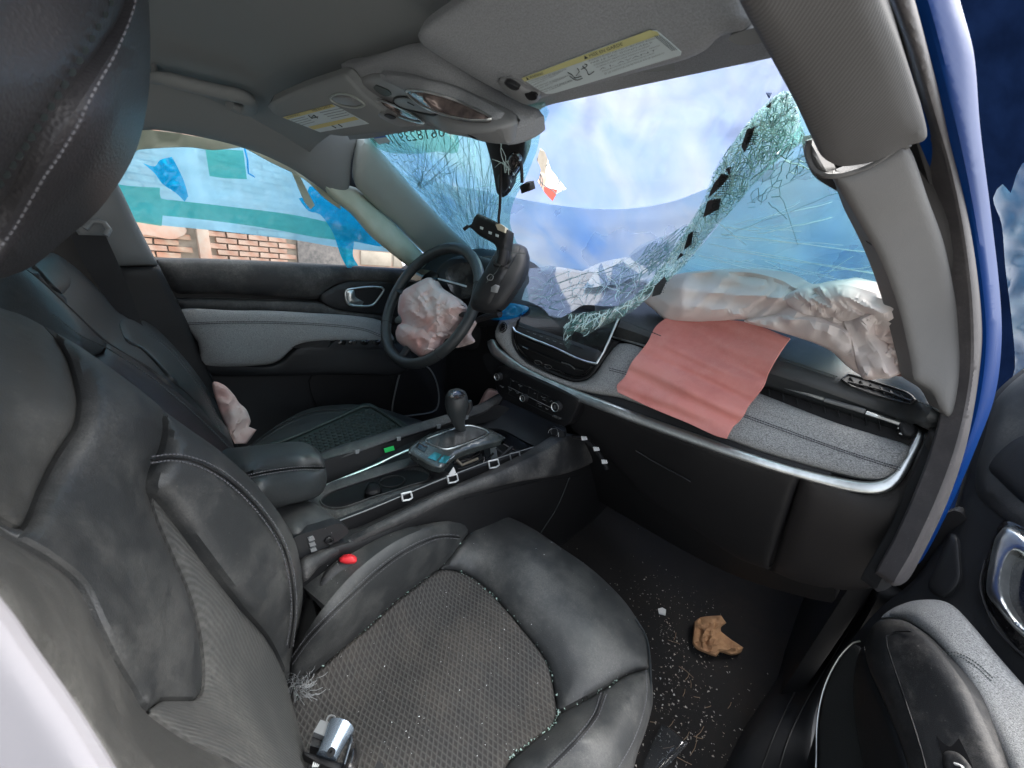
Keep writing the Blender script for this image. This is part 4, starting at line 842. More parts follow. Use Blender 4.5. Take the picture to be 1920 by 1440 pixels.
line('grille_rim', [(1590, 716), (1650, 731), (1710, 752)], S_def, .0016, m_plastic, dash, off=.031)
S_fas = surf((1150, 640, 'y', .24), (1420, 742, 'y', .215), (1700, 832, 'y', .19), (1160, 745, 'y', .17), (1400, 825, 'y', .165), (1620, 895, 'y', .16), (930, 650, 'y', .175), (1000, 720, 'y', .165), (960, 590, 'y', .21), (1200, 800, 'y', .155), (1560, 915, 'y', .15))
def Soff(S, o): return lambda px, py: S(px, py)+Snorm(S, np.atleast_1d(np.asarray(px, float)), np.atleast_1d(np.asarray(py, float))).reshape(S(px, py).shape)*o
panel('fascia_frame', [(915, 585), (960, 575), (1100, 590), (1150, 600), (1300, 650), (1500, 715), (1720, 785), (1745, 800), (1735, 830), (1700, 880), (1668, 905), (1620, 915), (1400, 862), (1200, 795), (1000, 725), (925, 655)], Soff(S_fas, -.028), m_plastic_dk, dash, th=.03, res=14)
line('vent_strip', [(1150, 632), (1225, 653), (1300, 680)], S_fas, .0030, m_chrome, dash, off=.003)
line('vent_strip', [(1425, 712), (1500, 734), (1545, 748)], S_fas, .0040, m_chrome, dash, off=.004)
line('vent_strip', [(1546, 749), (1600, 765), (1622, 772)], S_fas, .0044, m_trimg, dash, off=.004)
line('vent_strip', [(1624, 774), (1660, 785), (1690, 795)], S_fas, .0040, m_chrome, dash, off=.004)
panel('vent_knob', [(1684, 798), (1692, 786), (1712, 790), (1722, 806), (1712, 820), (1692, 816)], S_fas, m_plastic, dash, puff=.006, pw=.006, th=.02, off=.004, res=6)
for k in range(3): line('vent_tooth', [(1680+k*3, 792+k*10), (1690+k*3, 796+k*10)], S_fas, .0012, m_white, dash, off=.004)
for x0 in range(1440, 1670, 26): line('vent_fin', [(x0, 720+(x0-1440)*.31), (x0+3, 742+(x0-1440)*.31)], S_fas, .0012, m_plastic, dash, off=-.018)
cl = [(932, 612), (940, 597), (960, 588), (985, 588, 1), (975, 604), (962, 622), (966, 648), (976, 668), (996, 684), (1034, 702), (1076, 716), (1100, 712), (1118, 697), (1136, 668), (1150, 650), (1162, 644), (1184, 645), (1260, 675), (1340, 708), (1420, 736), (1560, 790), (1640, 815), (1695, 832), (1709, 840), (1708, 852), (1690, 875), (1668, 892), (1650, 899), (1610, 896), (1560, 884), (1500, 867), (1420, 843), (1330, 808), (1260, 778), (1200, 757), (1160, 744), (1120, 738), (1070, 727), (1010, 702), (970, 680), (940, 650), (928, 630)]
panel('cloth_band', cl, S_fas, m_heather, dash, puff=.016, pw=.028, th=.03, res=9)
stitch('seam', [[(1142, 690), (1180, 700), (1260, 728), (1380, 772), (1500, 815), (1600, 850), (1690, 878)], [(1142, 694), (1180, 704), (1260, 732), (1380, 776), (1500, 819), (1600, 854), (1688, 882)]], S_fas, m_threadd, dash, off=.0165, step=5, rad=.0008, duty=.8)
shelf = [(940, 652), (970, 682), (1010, 704), (1070, 729), (1120, 740), (1160, 746), (1200, 759), (1260, 780), (1330, 810), (1420, 845), (1500, 869), (1560, 887), (1540, 893), (1400, 852), (1200, 780), (1060, 725), (985, 690), (930, 640)]
panel('lower_shelf', shelf, S_fas, m_plastic, dash, th=.03, off=-.004, res=9)
ch = [(914, 640, 1), (924, 636), (935, 652), (985, 688), (1060, 722), (1200, 776), (1330, 822), (1400, 847), (1480, 872), (1560, 892), (1620, 902), (1652, 899), (1674, 884), (1698, 850), (1716, 815), (1720, 804, 1), (1736, 810, 1), (1730, 830), (1708, 874), (1690, 902), (1668, 920), (1640, 926), (1600, 922), (1540, 908), (1400, 867), (1200, 797), (1060, 742), (985, 706), (925, 668), (915, 650)]
panel('chrome_trim', ch, S_fas, m_chrome, dash, puff=.005, pw=.010, th=.012, off=.004, res=4)
S_pf = surf((1010, 640, 'y', .185), (1100, 660, 'y', .185), (1000, 700, 'y', .18), (1130, 640, 'y', .19))
bz = [(966, 606), (985, 588, 1), (1150, 640, 1), (1128, 678), (1110, 706), (1082, 713), (1030, 697), (990, 678), (970, 658), (962, 632)]
panel('centre_vent', bz, Soff(S_pf, -.01), m_plastic_dk, dash, th=.03, res=8)
line('vent_frame', [(962, 614), (962, 640), (972, 662), (992, 679), (1034, 697), (1078, 712), (1102, 707), (1116, 692), (1136, 664)], S_pf, .0035, m_plastic, dash, off=.006, res=7)
line('vent_frame', [(968, 614), (968, 640), (978, 659), (997, 674), (1038, 692), (1078, 705), (1098, 700), (1110, 686)], S_pf, .0022, m_gloss, dash, off=.004, res=7)
line('vent_fin', [(972, 646), (1010, 662), (1075, 690), (1095, 694)], S_pf, .003, m_plastic, dash, off=-.004)
line('vent_fin', [(978, 634), (1000, 642), (1090, 676)], S_pf, .002, m_plastic, dash, off=-.004)
line('vent_tab', [(1053, 679), (1068, 684), (1078, 692)], S_pf, .0018, m_chrome, dash, off=.002, res=4)
line('vent_tab', [(980, 650), (990, 655)], S_pf, .0015, m_chrome, dash, off=.002, res=4)
for (x, y) in ((1008, 679), (1027, 687)):
    line('switch_outline', [(x-6, y-3), (x+4, y-2), (x+8, y+3), (x-2, y+4)], S_pf, .0008, m_trimg, dash, off=.004, closed=True, res=3)
S_scr = surf((982, 573, 'y', .200), (1158, 599, 'y', .205), (1132, 660, 'y', .165), (972, 608, 'y', .165))
scr = panel('screen', [(984, 572, 1), (1160, 598, 1), (1131, 661, 1), (973, 606, 1)], S_scr, m_screen, dash, th=.012, off=.004, res=14)
line('screen_frame', [(1160, 597, 1), (1132, 660, 1), (1118, 682)], S_scr, .0028, m_chrome, scr, off=.006)
line('screen_frame', [(962, 614, 1), (966, 621), (1000, 636), (1040, 652), (1080, 671), (1100, 678), (1117, 682, 1)], S_scr, .0030, m_chrome, scr, off=.006, res=6)
panel('button_bar', [(974, 604, 1), (1130, 659, 1), (1117, 679, 1), (1095, 675), (1040, 652), (1000, 634), (967, 620, 1)], S_scr, m_plastic, dash, th=.01, off=.004, puff=.003, pw=.004, res=7)
line('bar_edge', [(971, 611), (1050, 637), (1092, 653)], S_scr, .0009, m_gloss, dash, off=.0078)
for k in range(6):
    x, y = 990+k*12.5, 622+k*4.6
    stitch('button_mark', [[(x-3, y-1.5), (x+3, y+.6)]], S_scr, m_trimg, dash, off=.0078, step=3, rad=.0005, duty=.8)
sc_ = S_fas(948, 616); sn = TN(S_fas, np.array([948.]), np.array([616.]))[0]
ringed('start_button', sc_+sn*.010, sn, [(.0165, 0), (.0165, .006), (.0135, .008), (.0130, .006), (.0105, .006), (.0100, .009), (.0001, .0095)], m_gloss, dash)
tube('button_ring', [Vector(sc_+sn*.018)+Vector(sn).orthogonal().normalized()*math.cos(t)*.0135+Vector(sn).cross(Vector(sn).orthogonal().normalized())*math.sin(t)*.0135 for t in np.linspace(0, 6.28, 33)[:-1]], .0006, m_trimg, dash, seg=5, closed=True)
for k in range(3): stitch('button_print', [[(944+k, 611+k*3.2), (952+k, 613.5+k*3.2)]], S_fas, m_trimg, dash, off=.0208, step=3, rad=.0004)
# lower dash and glovebox
S_low = surf((1080, 770, 'y', .19), (1300, 850, 'y', .17), (1600, 925, 'y', .155), (1720, 850, 'y', .16), (1690, 1000, 'y', .15), (1600, 1095, 'y', .20), (1450, 1070, 'y', .26), (1300, 975, 'y', .29), (1190, 905, 'y', .30), (1740, 830, 'y', .15))
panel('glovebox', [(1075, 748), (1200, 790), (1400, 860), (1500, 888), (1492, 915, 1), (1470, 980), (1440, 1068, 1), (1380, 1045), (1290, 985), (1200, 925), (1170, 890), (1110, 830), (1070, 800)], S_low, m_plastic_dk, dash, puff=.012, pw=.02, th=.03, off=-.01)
panel('lower_end', [(1502, 888, 1), (1560, 905), (1620, 922), (1668, 916), (1700, 885), (1730, 835), (1742, 808), (1760, 810), (1762, 850), (1745, 920), (1720, 990), (1690, 1060), (1650, 1098), (1580, 1106), (1500, 1092), (1445, 1070, 1), (1472, 985), (1494, 915)], S_low, M('dash_end_leatherette', (.020, .018, .018), .5, bump=[('leather', 900, .5)]), dash, puff=.014, pw=.04, th=.03, off=-.010)
line('glovebox_handle', [(1192, 845), (1230, 868), (1262, 885), (1295, 903)], S_low, .0016, m_plastic, dash, off=.006)
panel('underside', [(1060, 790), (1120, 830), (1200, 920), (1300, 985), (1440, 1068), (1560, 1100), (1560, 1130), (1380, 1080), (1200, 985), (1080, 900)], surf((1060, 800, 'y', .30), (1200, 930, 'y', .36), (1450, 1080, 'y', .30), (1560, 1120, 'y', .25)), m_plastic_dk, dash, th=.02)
# climate panel
cp = root('climate_panel', W(1000, 745, 'y', .16), 'black climate control panel with three round knobs under the chrome trim', 'control panel')
S_cp = surf((932, 694, 'y', .165), (1082, 760, 'y', .15), (1054, 798, 'y', .15), (936, 737, 'y', .165))
panel('faceplate', [(930, 692), (946, 686), (1000, 707), (1084, 748), (1084, 765), (1070, 792), (1056, 800), (1000, 775), (936, 740)], S_cp, m_face, cp, puff=.004, pw=.008, th=.03, res=8)
for (x, y, r) in ((940, 705, .0115), (988, 745, .0105), (1049, 761, .0135)):
    c = S_cp(x, y); nn = TN(S_cp, np.array([float(x)]), np.array([float(y)]))[0]
    kb = ringed('knob', c+nn*.004, nn, [(r*1.05, 0), (r*1.02, .012), (r*.9, .015), (r*.8, .0145), (r*.75, .012), (.0001, .012)], m_plastic, cp)
    xo = Vector(nn).orthogonal().normalized(); yo = Vector(nn).cross(xo)
    tube('knob_ring', [Vector(c+nn*.019)+xo*math.cos(t)*r*.88+yo*math.sin(t)*r*.88 for t in np.linspace(0, 6.28, 33)[:-1]], .0011, m_chrome, kb, seg=5, closed=True)
    for k in (-1, 0, 1): tube('knob_print', [Vector(c+nn*.0165)+Vector(RGT)*(-.004)+Vector(DWN)*(k*.003), Vector(c+nn*.0165)+Vector(RGT)*.004+Vector(DWN)*(k*.003+.0012)], .0005, m_trimg, kb, seg=4)
for (a, b, r_) in (((956, 710), (1032, 745), 1), ((953, 725), (1040, 768), 2), ((950, 738), (1046, 784), 3)):
    line('row_groove', [a, b], S_cp, .0007, m_trimg if r_ == 2 else m_plastic, cp, off=.0045)
for k in range(5):
    line('column_groove', [(958+k*17, 712+k*7.8), (954+k*17, 738+k*7.8)], S_cp, .0006, m_plastic, cp, off=.0045)
for (x, y, s) in ((962, 714, 1), (976, 722, 2), (994, 726, 1), (1003, 737, 1), (1019, 746, 3), (1034, 752, 4), (957, 730, 5), (970, 735, 2), (941, 724, 2), (1012, 758, 3), (1026, 766, 5), (1038, 769, 2)):
    l = {1: [[(x-2, y), (x+2, y+1)]], 2: [[(x-4, y-1), (x+4, y+2)], [(x-2, y+2), (x+2, y+3)]], 3: [[(x-4, y-3), (x, y), (x+4, y)], [(x-2, y+3), (x+4, y+5)]], 4: [[(x-3, y+2), (x, y-1), (x+3, y+3)]], 5: [[(x-3, y-1), (x, y+2), (x+3, y+1)]]}[s]
    stitch('button_icon', l, S_cp, m_trimg, cp, off=.0048, step=3, rad=.0005, duty=.9)
text_on('lettering', 'SCREEN OFF', [(1037, 777), (1053, 783.5), (1051, 787.5), (1035, 781)], S_cp, m_trimg, cp, off=.0048)
usb = root('usb_socket', W(1040, 812, 'y', .19), 'small black socket plate with two charging ports below the climate panel', 'socket')
S_usb = surf((1025, 800, 'y', .20), (1055, 808, 'y', .20), (1040, 828, 'y', .19))
panel('plate', [(1024, 806), (1034, 799), (1054, 808), (1058, 818), (1046, 828), (1028, 822)], S_usb, m_plastic, usb, puff=.003, pw=.004, th=.01, res=6)
line('port', [(1033, 806), (1042, 803), (1046, 808), (1044, 817), (1036, 817)], S_usb, .0006, m_trimg, usb, off=.004, closed=True, res=3)
line('bracket', [(1035, 803), (1029, 808), (1028, 816)], S_usb, .0006, m_white, usb, off=.004, res=3)
line('bracket', [(1047, 811), (1047, 819), (1041, 823)], S_usb, .0006, m_white, usb, off=.004, res=3)
# driver side of the dash
panel('driver_side_top', [(750, 505), (770, 492), (800, 480), (850, 474), (905, 466), (960, 478), (1010, 500), (1030, 545), (1010, 575), (980, 590), (930, 600), (880, 598), (840, 570), (790, 540), (755, 530)], surf((760, 500, 'y', .20), (860, 475, 'y', .36), (1000, 500, 'y', .42), (1000, 580, 'y', .24), (900, 600, 'y', .20), (800, 545, 'y', .17)), m_plastic, dash, puff=.02, pw=.03, th=.03)
panel('instrument_hood', [(818, 512), (835, 490), (870, 478), (915, 484), (940, 505), (948, 540), (938, 570), (912, 590), (880, 585), (850, 560), (825, 540)], surf((820, 510, 'y', .14), (930, 500, 'y', .20), (940, 570, 'y', .18), (850, 560, 'y', .13)), m_plastic_dk, dash, puff=.02, pw=.03, th=.03)
panel('instrument_glass', [(835, 512), (850, 497), (880, 492), (905, 505), (900, 545), (870, 560), (845, 545)], surf((820, 510, 'y', .12), (930, 500, 'y', .18), (940, 570, 'y', .16), (850, 560, 'y', .11)), m_gloss, dash, th=.004, off=.018)
line('vent_strip', [(822, 523), (850, 530), (874, 537)], surf((820, 523, 'y', .10), (880, 540, 'y', .10), (850, 500, 'y', .10)), .003, m_chrome, dash)
panel('side_vent', [(752, 512), (790, 505), (820, 512), (815, 528), (780, 530), (755, 525)], surf((752, 512, 'y', .15), (820, 512, 'y', .14), (780, 530, 'y', .13)), m_gloss, dash, puff=.004, pw=.006, th=.02, off=.012)
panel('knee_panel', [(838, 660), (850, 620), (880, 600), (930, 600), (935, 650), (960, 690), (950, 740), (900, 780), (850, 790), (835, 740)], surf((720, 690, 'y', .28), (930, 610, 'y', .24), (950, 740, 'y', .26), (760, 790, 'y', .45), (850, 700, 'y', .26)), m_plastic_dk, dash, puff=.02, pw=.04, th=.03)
panel('knee_lip', [(905, 668), (925, 663), (950, 690), (938, 705), (918, 700)], surf((905, 668, 'y', .2), (950, 690, 'y', .2), (920, 700, 'y', .2)), m_plastic, dash, th=.01, res=7)
panel('glass_rag', [(925, 580), (945, 568), (990, 575), (975, 592), (940, 600), (915, 596)], surf((925, 580, 'y', .19), (990, 575, 'y', .19), (940, 600, 'y', .17)), m_scrap, None, res=6, th=.002, puff=.01, pw=.02, fn=folds(20, .006, 3), label='crumpled scrap of blue film behind the mirror on the dashboard', cat='film scrap')
panel('knee_airbag', [(893, 770), (905, 742), (916, 728), (934, 733), (944, 742), (920, 760), (900, 775)], surf((893, 770, 'y', .20), (916, 728, 'y', .22), (944, 742, 'y', .21)), m_bag, None, res=6, th=.003, puff=.02, pw=.02, fn=folds(16, .006, 3), label='pink airbag cloth poking out low between gear lever and climate panel', cat='airbag')

# ------------------------------------------------------------------ steering wheel
sw = root('steering_wheel', (-.36, .08, .75), 'black leather steering wheel with its burst airbag in the middle', 'steering wheel')
til = .5; cw = Vector((-.36, .05, .76)); wx = Vector((1, 0, 0)); wu = Vector((0, math.sin(til), math.cos(til))); wn = wx.cross(wu)
wn = -wn if wn.y > 0 else wn
tube('rim', [cw+wx*(.196*math.cos(t))+wu*(.196*math.sin(t)) for t in np.linspace(0, 2*math.pi, 97)[:-1]], .0165, m_leather, sw, seg=16, closed=True)
for t in (.55, 2.6, 3.75, 5.6):
    c_ = cw+wx*(.196*math.cos(t))+wu*(.196*math.sin(t)); rr = (c_-cw).normalized()
    tube('rim_seam', [c_+rr*(.0172*math.cos(a))+wn*(.0172*math.sin(a)) for a in np.linspace(0, 6.28, 21)[:-1]], .0009, m_plastic_dk, sw, seg=5, closed=True)
for t in (0.05, 3.1, 4.71):
    a = cw+wx*(.05*math.cos(t))+wu*(.05*math.sin(t))-wn*.01; b = cw+wx*(.19*math.cos(t))+wu*(.19*math.sin(t))
    tube('spoke', [a, a.lerp(b, .5)-wn*.006, b], [.03, .02, .013], m_plastic, sw, seg=10, flat=.5)
panel('spoke_trim', [(741, 597), (752, 590), (760, 594), (758, 602), (742, 606)], surf((741, 597, 'y', .02), (760, 594, 'y', .02), (750, 606, 'y', .02)), m_chrome, sw, th=.006, puff=.004, pw=.004, res=5)
tube('column', [cw-wn*.01, cw-wn*.12, cw-wn*.22], [.05, .06, .07], m_plastic_dk, sw, seg=20)
S_ab = surf((750, 560, 'y', .045), (860, 590, 'y', .065), (800, 660, 'y', .02), (800, 525, 'y', .08), (810, 600, 'y', .045))
ab = panel('airbag', [(748, 560), (756, 545), (772, 535), (800, 521), (812, 522), (822, 536), (840, 548), (858, 560), (868, 572), (866, 588), (852, 612), (840, 628), (822, 636), (818, 650), (808, 668), (790, 670), (768, 655), (745, 636), (742, 620), (752, 605), (746, 585)], S_ab, m_bag, sw, puff=.055, pw=.06, th=.02, res=3.2, fn=lambda P, d, f1=folds(40, .010, 4, o=5, rot=.9, ax=(.6, 1.5)), f2=folds(26, .006, 9, o=3, rot=-.5, ax=(.5, 1.8)): f1(P, d)+f2(P, d))
panel('airbag_lobe', [(745, 612), (756, 606), (790, 612), (830, 622), (822, 640), (812, 664), (792, 671), (768, 656), (744, 638)], S_ab, m_bag, sw, puff=.045, pw=.04, th=.02, off=.020, res=3.2, fn=lambda P, d, f1=folds(30, .010, 14, o=4, rot=.3): f1(P, d))
panel('airbag_tail', [(850, 650), (862, 632), (880, 600), (888, 598), (892, 606), (882, 626), (889, 640), (870, 648), (855, 652)], surf((850, 650, 'y', .09), (890, 600, 'y', .12), (889, 640, 'y', .10)), m_bag, sw, puff=.01, pw=.012, th=.004, res=4, fn=folds(20, .006, 3))
_p = on(surf((870, 600, 'y', .13), (945, 585, 'y', .13), (900, 620, 'y', .12)), [(872, 612), (900, 598), (925, 590), (937, 588)], 8, 0)
tube('stalk', _p, [.007+.005*i/len(_p) for i in range(len(_p))], m_plastic, sw)

# ------------------------------------------------------------------ hanging mirror
mr = root('rear_view_mirror', W(935, 520, 'y', -.03), 'black rear view mirror torn off and dangling face away on its cable', 'mirror')
S_m = surf((884, 561, 'y', -.08), (931, 476, 'y', -.03), (985, 480, 'y', .0), (940, 575, 'y', -.06), (930, 530, 'y', -.06))
panel('housing', [(881, 567), (884, 555), (893, 534), (910, 505), (926, 476), (936, 462), (955, 456), (974, 458), (988, 466), (991, 480), (989, 500), (977, 528), (958, 556), (944, 574), (928, 584), (905, 585), (886, 580)], S_m, m_plastic, mr, puff=.018, pw=.022, th=.02, res=6)
panel('back_cover', [(886, 560), (905, 520), (928, 476), (940, 466), (960, 460), (975, 462), (968, 480), (945, 520), (932, 545), (918, 570), (900, 571), (887, 568)], S_m, m_plastic, mr, puff=.004, pw=.005, th=.006, off=.0175, res=6)
panel('socket', [(924, 492), (933, 484), (947, 485), (953, 491), (946, 498), (932, 499)], S_m, m_plastic_dk, mr, th=.002, off=.0225, res=5)
panel('release_tab', [(921, 538, 1), (929, 533, 1), (937, 536, 1), (932, 549, 1), (920, 547, 1)], S_m, m_trimg, mr, th=.002, off=.0225, res=5, puff=.003, pw=.003)
S_br = surf((878, 420, 'y', -.09), (950, 430, 'y', -.07), (935, 490, 'y', -.08))
panel('mount_bracket', [(876, 424, 1), (884, 420), (889, 408), (896, 400, 1), (906, 404), (934, 418), (953, 432, 1), (952, 445), (948, 470), (946, 488), (934, 492), (932, 470), (927, 458), (914, 450), (898, 441), (886, 430)], S_br, m_plastic_dk, mr, th=.022, puff=.004, pw=.004, res=5)
panel('bracket_web', [(897, 403), (908, 406), (934, 420), (950, 432), (944, 438), (925, 434), (905, 424)], S_br, m_trimg, mr, th=.004, off=.002, res=5)
for (x, y) in ((903, 427), (919, 436), (932, 441)): panel('bracket_slot', [(x-3, y-3, 1), (x+3, y-1, 1), (x+2, y+4, 1), (x-3, y+2, 1)], S_br, m_label, mr, th=.001, off=.0055, res=3)
panel('cream_block', [(929, 421, 1), (937, 419, 1), (947, 426, 1), (946, 436, 1), (933, 431, 1)], S_br, M('cream_plastic', (.55, .50, .38), .5), mr, th=.012, off=.008, res=4)
tube('stem', on(S_br, [(944, 470), (943, 482), (939, 496)], 5, .0), .011, m_plastic_dk, mr)
tube('stem', on(S_br, [(878, 424), (870, 430)], 4, .0), .004, m_plastic_dk, mr)
S_cb = surf((940, 245, 'y', -.135), (985, 240, 'y', -.135), (940, 410, 'y', -.075), (985, 350, 'y', -.09))
tube('cable', on(S_cb, [(941, 236), (942, 260), (940, 300), (939, 345), (937, 390), (935, 410), (936, 422)], 8, 0), .0028, m_plastic_dk, mr, seg=6)
tube('cable', on(S_cb, [(944, 240), (944, 258), (950, 276), (965, 280), (974, 292), (978, 318), (979, 342)], 6, 0), .0030, m_plastic_dk, mr, seg=6)
panel('cable_plug', [(974, 350, 1), (980, 345), (993, 343, 1), (996, 357, 1), (978, 363, 1)], S_cb, m_plastic_dk, mr, th=.012, puff=.002, pw=.002, res=4)
tube('thin_wire', on(S_m, [(903, 482), (930, 480), (960, 474), (987, 476)], 6, .027), .0009, m_ink, mr, seg=5)
tube('thin_wire', on(S_m, [(942, 490), (930, 510), (920, 520), (912, 530)], 5, .027), .0009, m_ink, mr, seg=5)
tube('wire_loop', on(S_m, [(913, 520), (919, 514), (925, 518), (922, 525), (915, 525)], 4, .027), .001, m_trimg, mr, seg=5, closed=True)

# ------------------------------------------------------------------ passenger airbag and its red cloth flap
pa = root('passenger_airbag', W(1460, 590, 'y', .28), 'large deflated pinkish white passenger airbag heaped along the dashboard top', 'airbag')
S_pa = surf((1220, 560, 'y', .275), (1250, 600, 'y', .265), (1480, 630, 'y', .205), (1640, 705, 'y', .19), (1705, 695, 'y', .155), (1300, 510, 'y', .26), (1400, 507, 'y', .225), (1500, 535, 'y', .185), (1690, 580, 'y', .13), (1440, 575, 'y', .22))
def fo(*fs): return lambda P, d: sum(f(P, d) for f in fs)
panel('back_roll', [(1205, 562), (1220, 548), (1240, 525), (1270, 514), (1320, 507), (1400, 507), (1440, 514), (1470, 524), (1500, 540), (1530, 535), (1560, 533), (1580, 530), (1610, 538), (1640, 545), (1690, 560), (1720, 600), (1720, 660), (1640, 640), (1560, 625), (1500, 622), (1440, 612), (1395, 600), (1340, 603), (1255, 602), (1225, 580)], S_pa, m_bag_l, pa, puff=.034, pw=.035, th=.03, res=5, fn=fo(folds(130, .012, 21, o=2, rot=.15, ax=(.6, 1.5)), folds(80, .012, 22, o=2, rot=-.8, ax=(.45, 1.6))))
panel('rear_fold', [(1470, 560), (1500, 540), (1530, 536), (1580, 530), (1640, 545), (1690, 562), (1700, 600), (1620, 612), (1560, 600), (1500, 590)], S_pa, m_bag_l, pa, puff=.030, pw=.03, th=.02, off=.022, res=4, fn=folds(60, .016, 31, o=2, rot=.7, ax=(.5, 1.6)))
panel('front_fold', [(1395, 602), (1440, 592), (1500, 586), (1540, 592), (1580, 605), (1602, 628), (1612, 660), (1632, 706), (1618, 706), (1590, 688), (1560, 660), (1528, 644), (1480, 628), (1440, 616)], S_pa, m_bag_l, pa, puff=.032, pw=.04, th=.02, off=.014, res=4, fn=fo(folds(70, .016, 41, o=2, rot=.6, ax=(.5, 1.7))))
panel('end_fold', [(1580, 602), (1600, 596), (1625, 582), (1650, 576), (1668, 578), (1640, 610), (1632, 632), (1650, 660), (1672, 705), (1650, 710), (1618, 710), (1604, 680), (1594, 640)], S_pa, m_bag_l, pa, puff=.025, pw=.03, th=.02, off=.030, res=4, fn=folds(80, .014, 51, o=2, rot=1.2, ax=(.6, 1.6)))
panel('side_fold', [(1630, 630), (1632, 600), (1660, 580), (1690, 572), (1712, 600), (1712, 632), (1690, 633)], S_pa, m_bag_l, pa, puff=.02, pw=.02, th=.02, off=.022, res=4, fn=folds(60, .012, 61, o=2, rot=-.6, ax=(.5, 1.6)))
panel('opening_shade', [(1636, 628, 1), (1712, 628, 1), (1712, 705), (1690, 706), (1668, 700), (1650, 660)], S_pa, M('shadowed_bag_lining', (.20, .12, .11), .9), pa, th=.01, off=.006, res=6, fn=folds(24, .01, 71))  # shade inside the bag's hollow is put into this darker colour
panel('torn_edge', [(1640, 660), (1652, 645, 1), (1660, 655), (1668, 652, 1), (1672, 670), (1662, 690), (1652, 680)], S_pa, m_bag_l, pa, puff=.01, pw=.01, th=.004, off=.018, res=5, fn=folds(20, .004, 81))
panel('torn_edge', [(1660, 650), (1680, 640), (1702, 650), (1700, 672), (1680, 690), (1664, 698), (1670, 672)], S_pa, m_bag_l, pa, puff=.012, pw=.012, th=.004, off=.012, res=5, fn=folds(20, .006, 91))
S_red = surf((1245, 598, 'y', .262), (1480, 634, 'y', .212), (1360, 822, 'y', .128), (1158, 733, 'y', .145), (1200, 660, 'y', .205), (1300, 640, 'y', .235), (1405, 740, 'y', .175), (1300, 700, 'y', .185), (1260, 770, 'y', .14))
def wav(P, d):
    u = (P[:, 0]*.43-P[:, 1]*1.0)*-1; v = P[:, 0]+P[:, 1]*.43
    s = np.array([noise.noise(Vector((a/36, b/300, 3)))+.5*noise.noise(Vector((a/17, b/160, 9))) for a, b in zip(u, v)])
    return .016*s+.005+.002*np.exp(-((u-300)/9)**2)
panel('red_cloth_flap', [(1247, 597, 1), (1330, 600), (1400, 604), (1481, 634, 1), (1468, 652), (1455, 672), (1440, 700), (1432, 722), (1418, 742), (1402, 762), (1396, 775), (1385, 790), (1374, 800), (1362, 822, 1), (1340, 816), (1290, 793), (1220, 764), (1158, 735, 1), (1157, 722), (1172, 706), (1184, 680), (1200, 660), (1215, 640), (1228, 614)], S_red, m_red, None, th=.0035, res=5, off=.007, fn=wav,
      label='salmon pink cloth flap draped over the grey dashboard below the airbag', cat='cloth flap')

# ------------------------------------------------------------------ centre console
cc = root('centre_console', (0, -.1, .40), 'dusty black centre console stripped of its trim, with cup holders and clips', 'centre console')
S_rr = surf((600, 1045, 'x', .13), (1060, 820, 'x', .125), (640, 1012, 'x', .11), (800, 935, 'x', .115), (700, 1008, 'x', .135), (860, 932, 'x', .135), (1090, 850, 'x', .135))
panel('right_rail', [(562, 1052), (600, 1030), (640, 1012), (700, 984), (817, 928), (942, 880), (1030, 838), (1062, 817), (1085, 815), (1110, 830), (1120, 860), (1060, 888), (960, 906), (860, 934), (760, 980), (690, 1010), (600, 1062), (572, 1090)], S_rr, m_plastic_d, cc, puff=.014, pw=.018, th=.04, res=9)
S_cs = surf((575, 1080, 'x', .125), (1000, 905, 'x', .125), (1180, 930, 'x', .125), (1050, 1025, 'x', .125), (600, 1300, 'x', .125))
panel('side_panel', [(560, 1060), (700, 1000), (860, 925), (1000, 895), (1090, 850), (1150, 862), (1205, 935), (1180, 948), (1050, 1030), (1080, 1080), (900, 1200), (600, 1330), (545, 1200)], S_cs, m_plastic_dk, cc, puff=.01, pw=.03, th=.03, res=14)
line('panel_seam', [(1068, 895), (1045, 950), (1010, 1005)], S_cs, .0009, m_ink, cc, off=.0105)
line('panel_seam', [(870, 936), (1000, 905), (1070, 895), (1160, 885)], S_cs, .0009, m_plastic, cc, off=.0105)
S_tub = surf((620, 850, 'z', .42), (930, 755, 'z', .42), (640, 1000, 'z', .41), (1050, 825, 'z', .42), (780, 900, 'z', .37))
panel('tub', [(560, 900), (640, 860), (760, 820), (930, 760), (1000, 760), (1070, 815), (1030, 838), (900, 895), (650, 1010), (570, 1040), (530, 970)], S_tub, m_plastic_dk, cc, th=.02, res=12)
S_lr = surf((600, 855, 'x', -.125), (935, 750, 'x', -.12), (700, 825, 'x', -.12), (840, 790, 'x', -.105))
panel('left_rail', [(590, 858), (605, 846), (700, 816), (835, 778), (900, 757), (935, 738), (942, 746), (910, 772), (840, 795), (740, 826), (620, 866)], S_lr, m_plastic_d, cc, puff=.008, pw=.01, th=.03, res=8)
panel('left_inner_wall', [(600, 868), (740, 828), (840, 797), (935, 760), (960, 775), (860, 805), (770, 830), (690, 870), (612, 908)], surf((600, 868, 'x', -.10), (940, 760, 'x', -.10), (770, 830, 'x', -.095), (640, 890, 'x', -.09)), m_plastic_dk, cc, th=.01, res=9)
S_liw = surf((600, 868, 'x', -.09), (940, 760, 'x', -.09), (770, 830, 'x', -.085), (640, 890, 'x', -.08))
panel('green_sticker', [(720, 841, 1), (738, 836, 1), (740, 844, 1), (722, 849, 1)], S_liw, m_green, cc, th=.001, off=.003, res=5)
for (x, y) in ((670, 847), (748, 823), (823, 800), (875, 783)): panel('rail_clip', [(x-4, y-3, 1), (x+4, y-4, 1), (x+3, y+3, 1), (x-3, y+4, 1)], S_liw, m_trimg, cc, th=.003, off=.004, res=4)
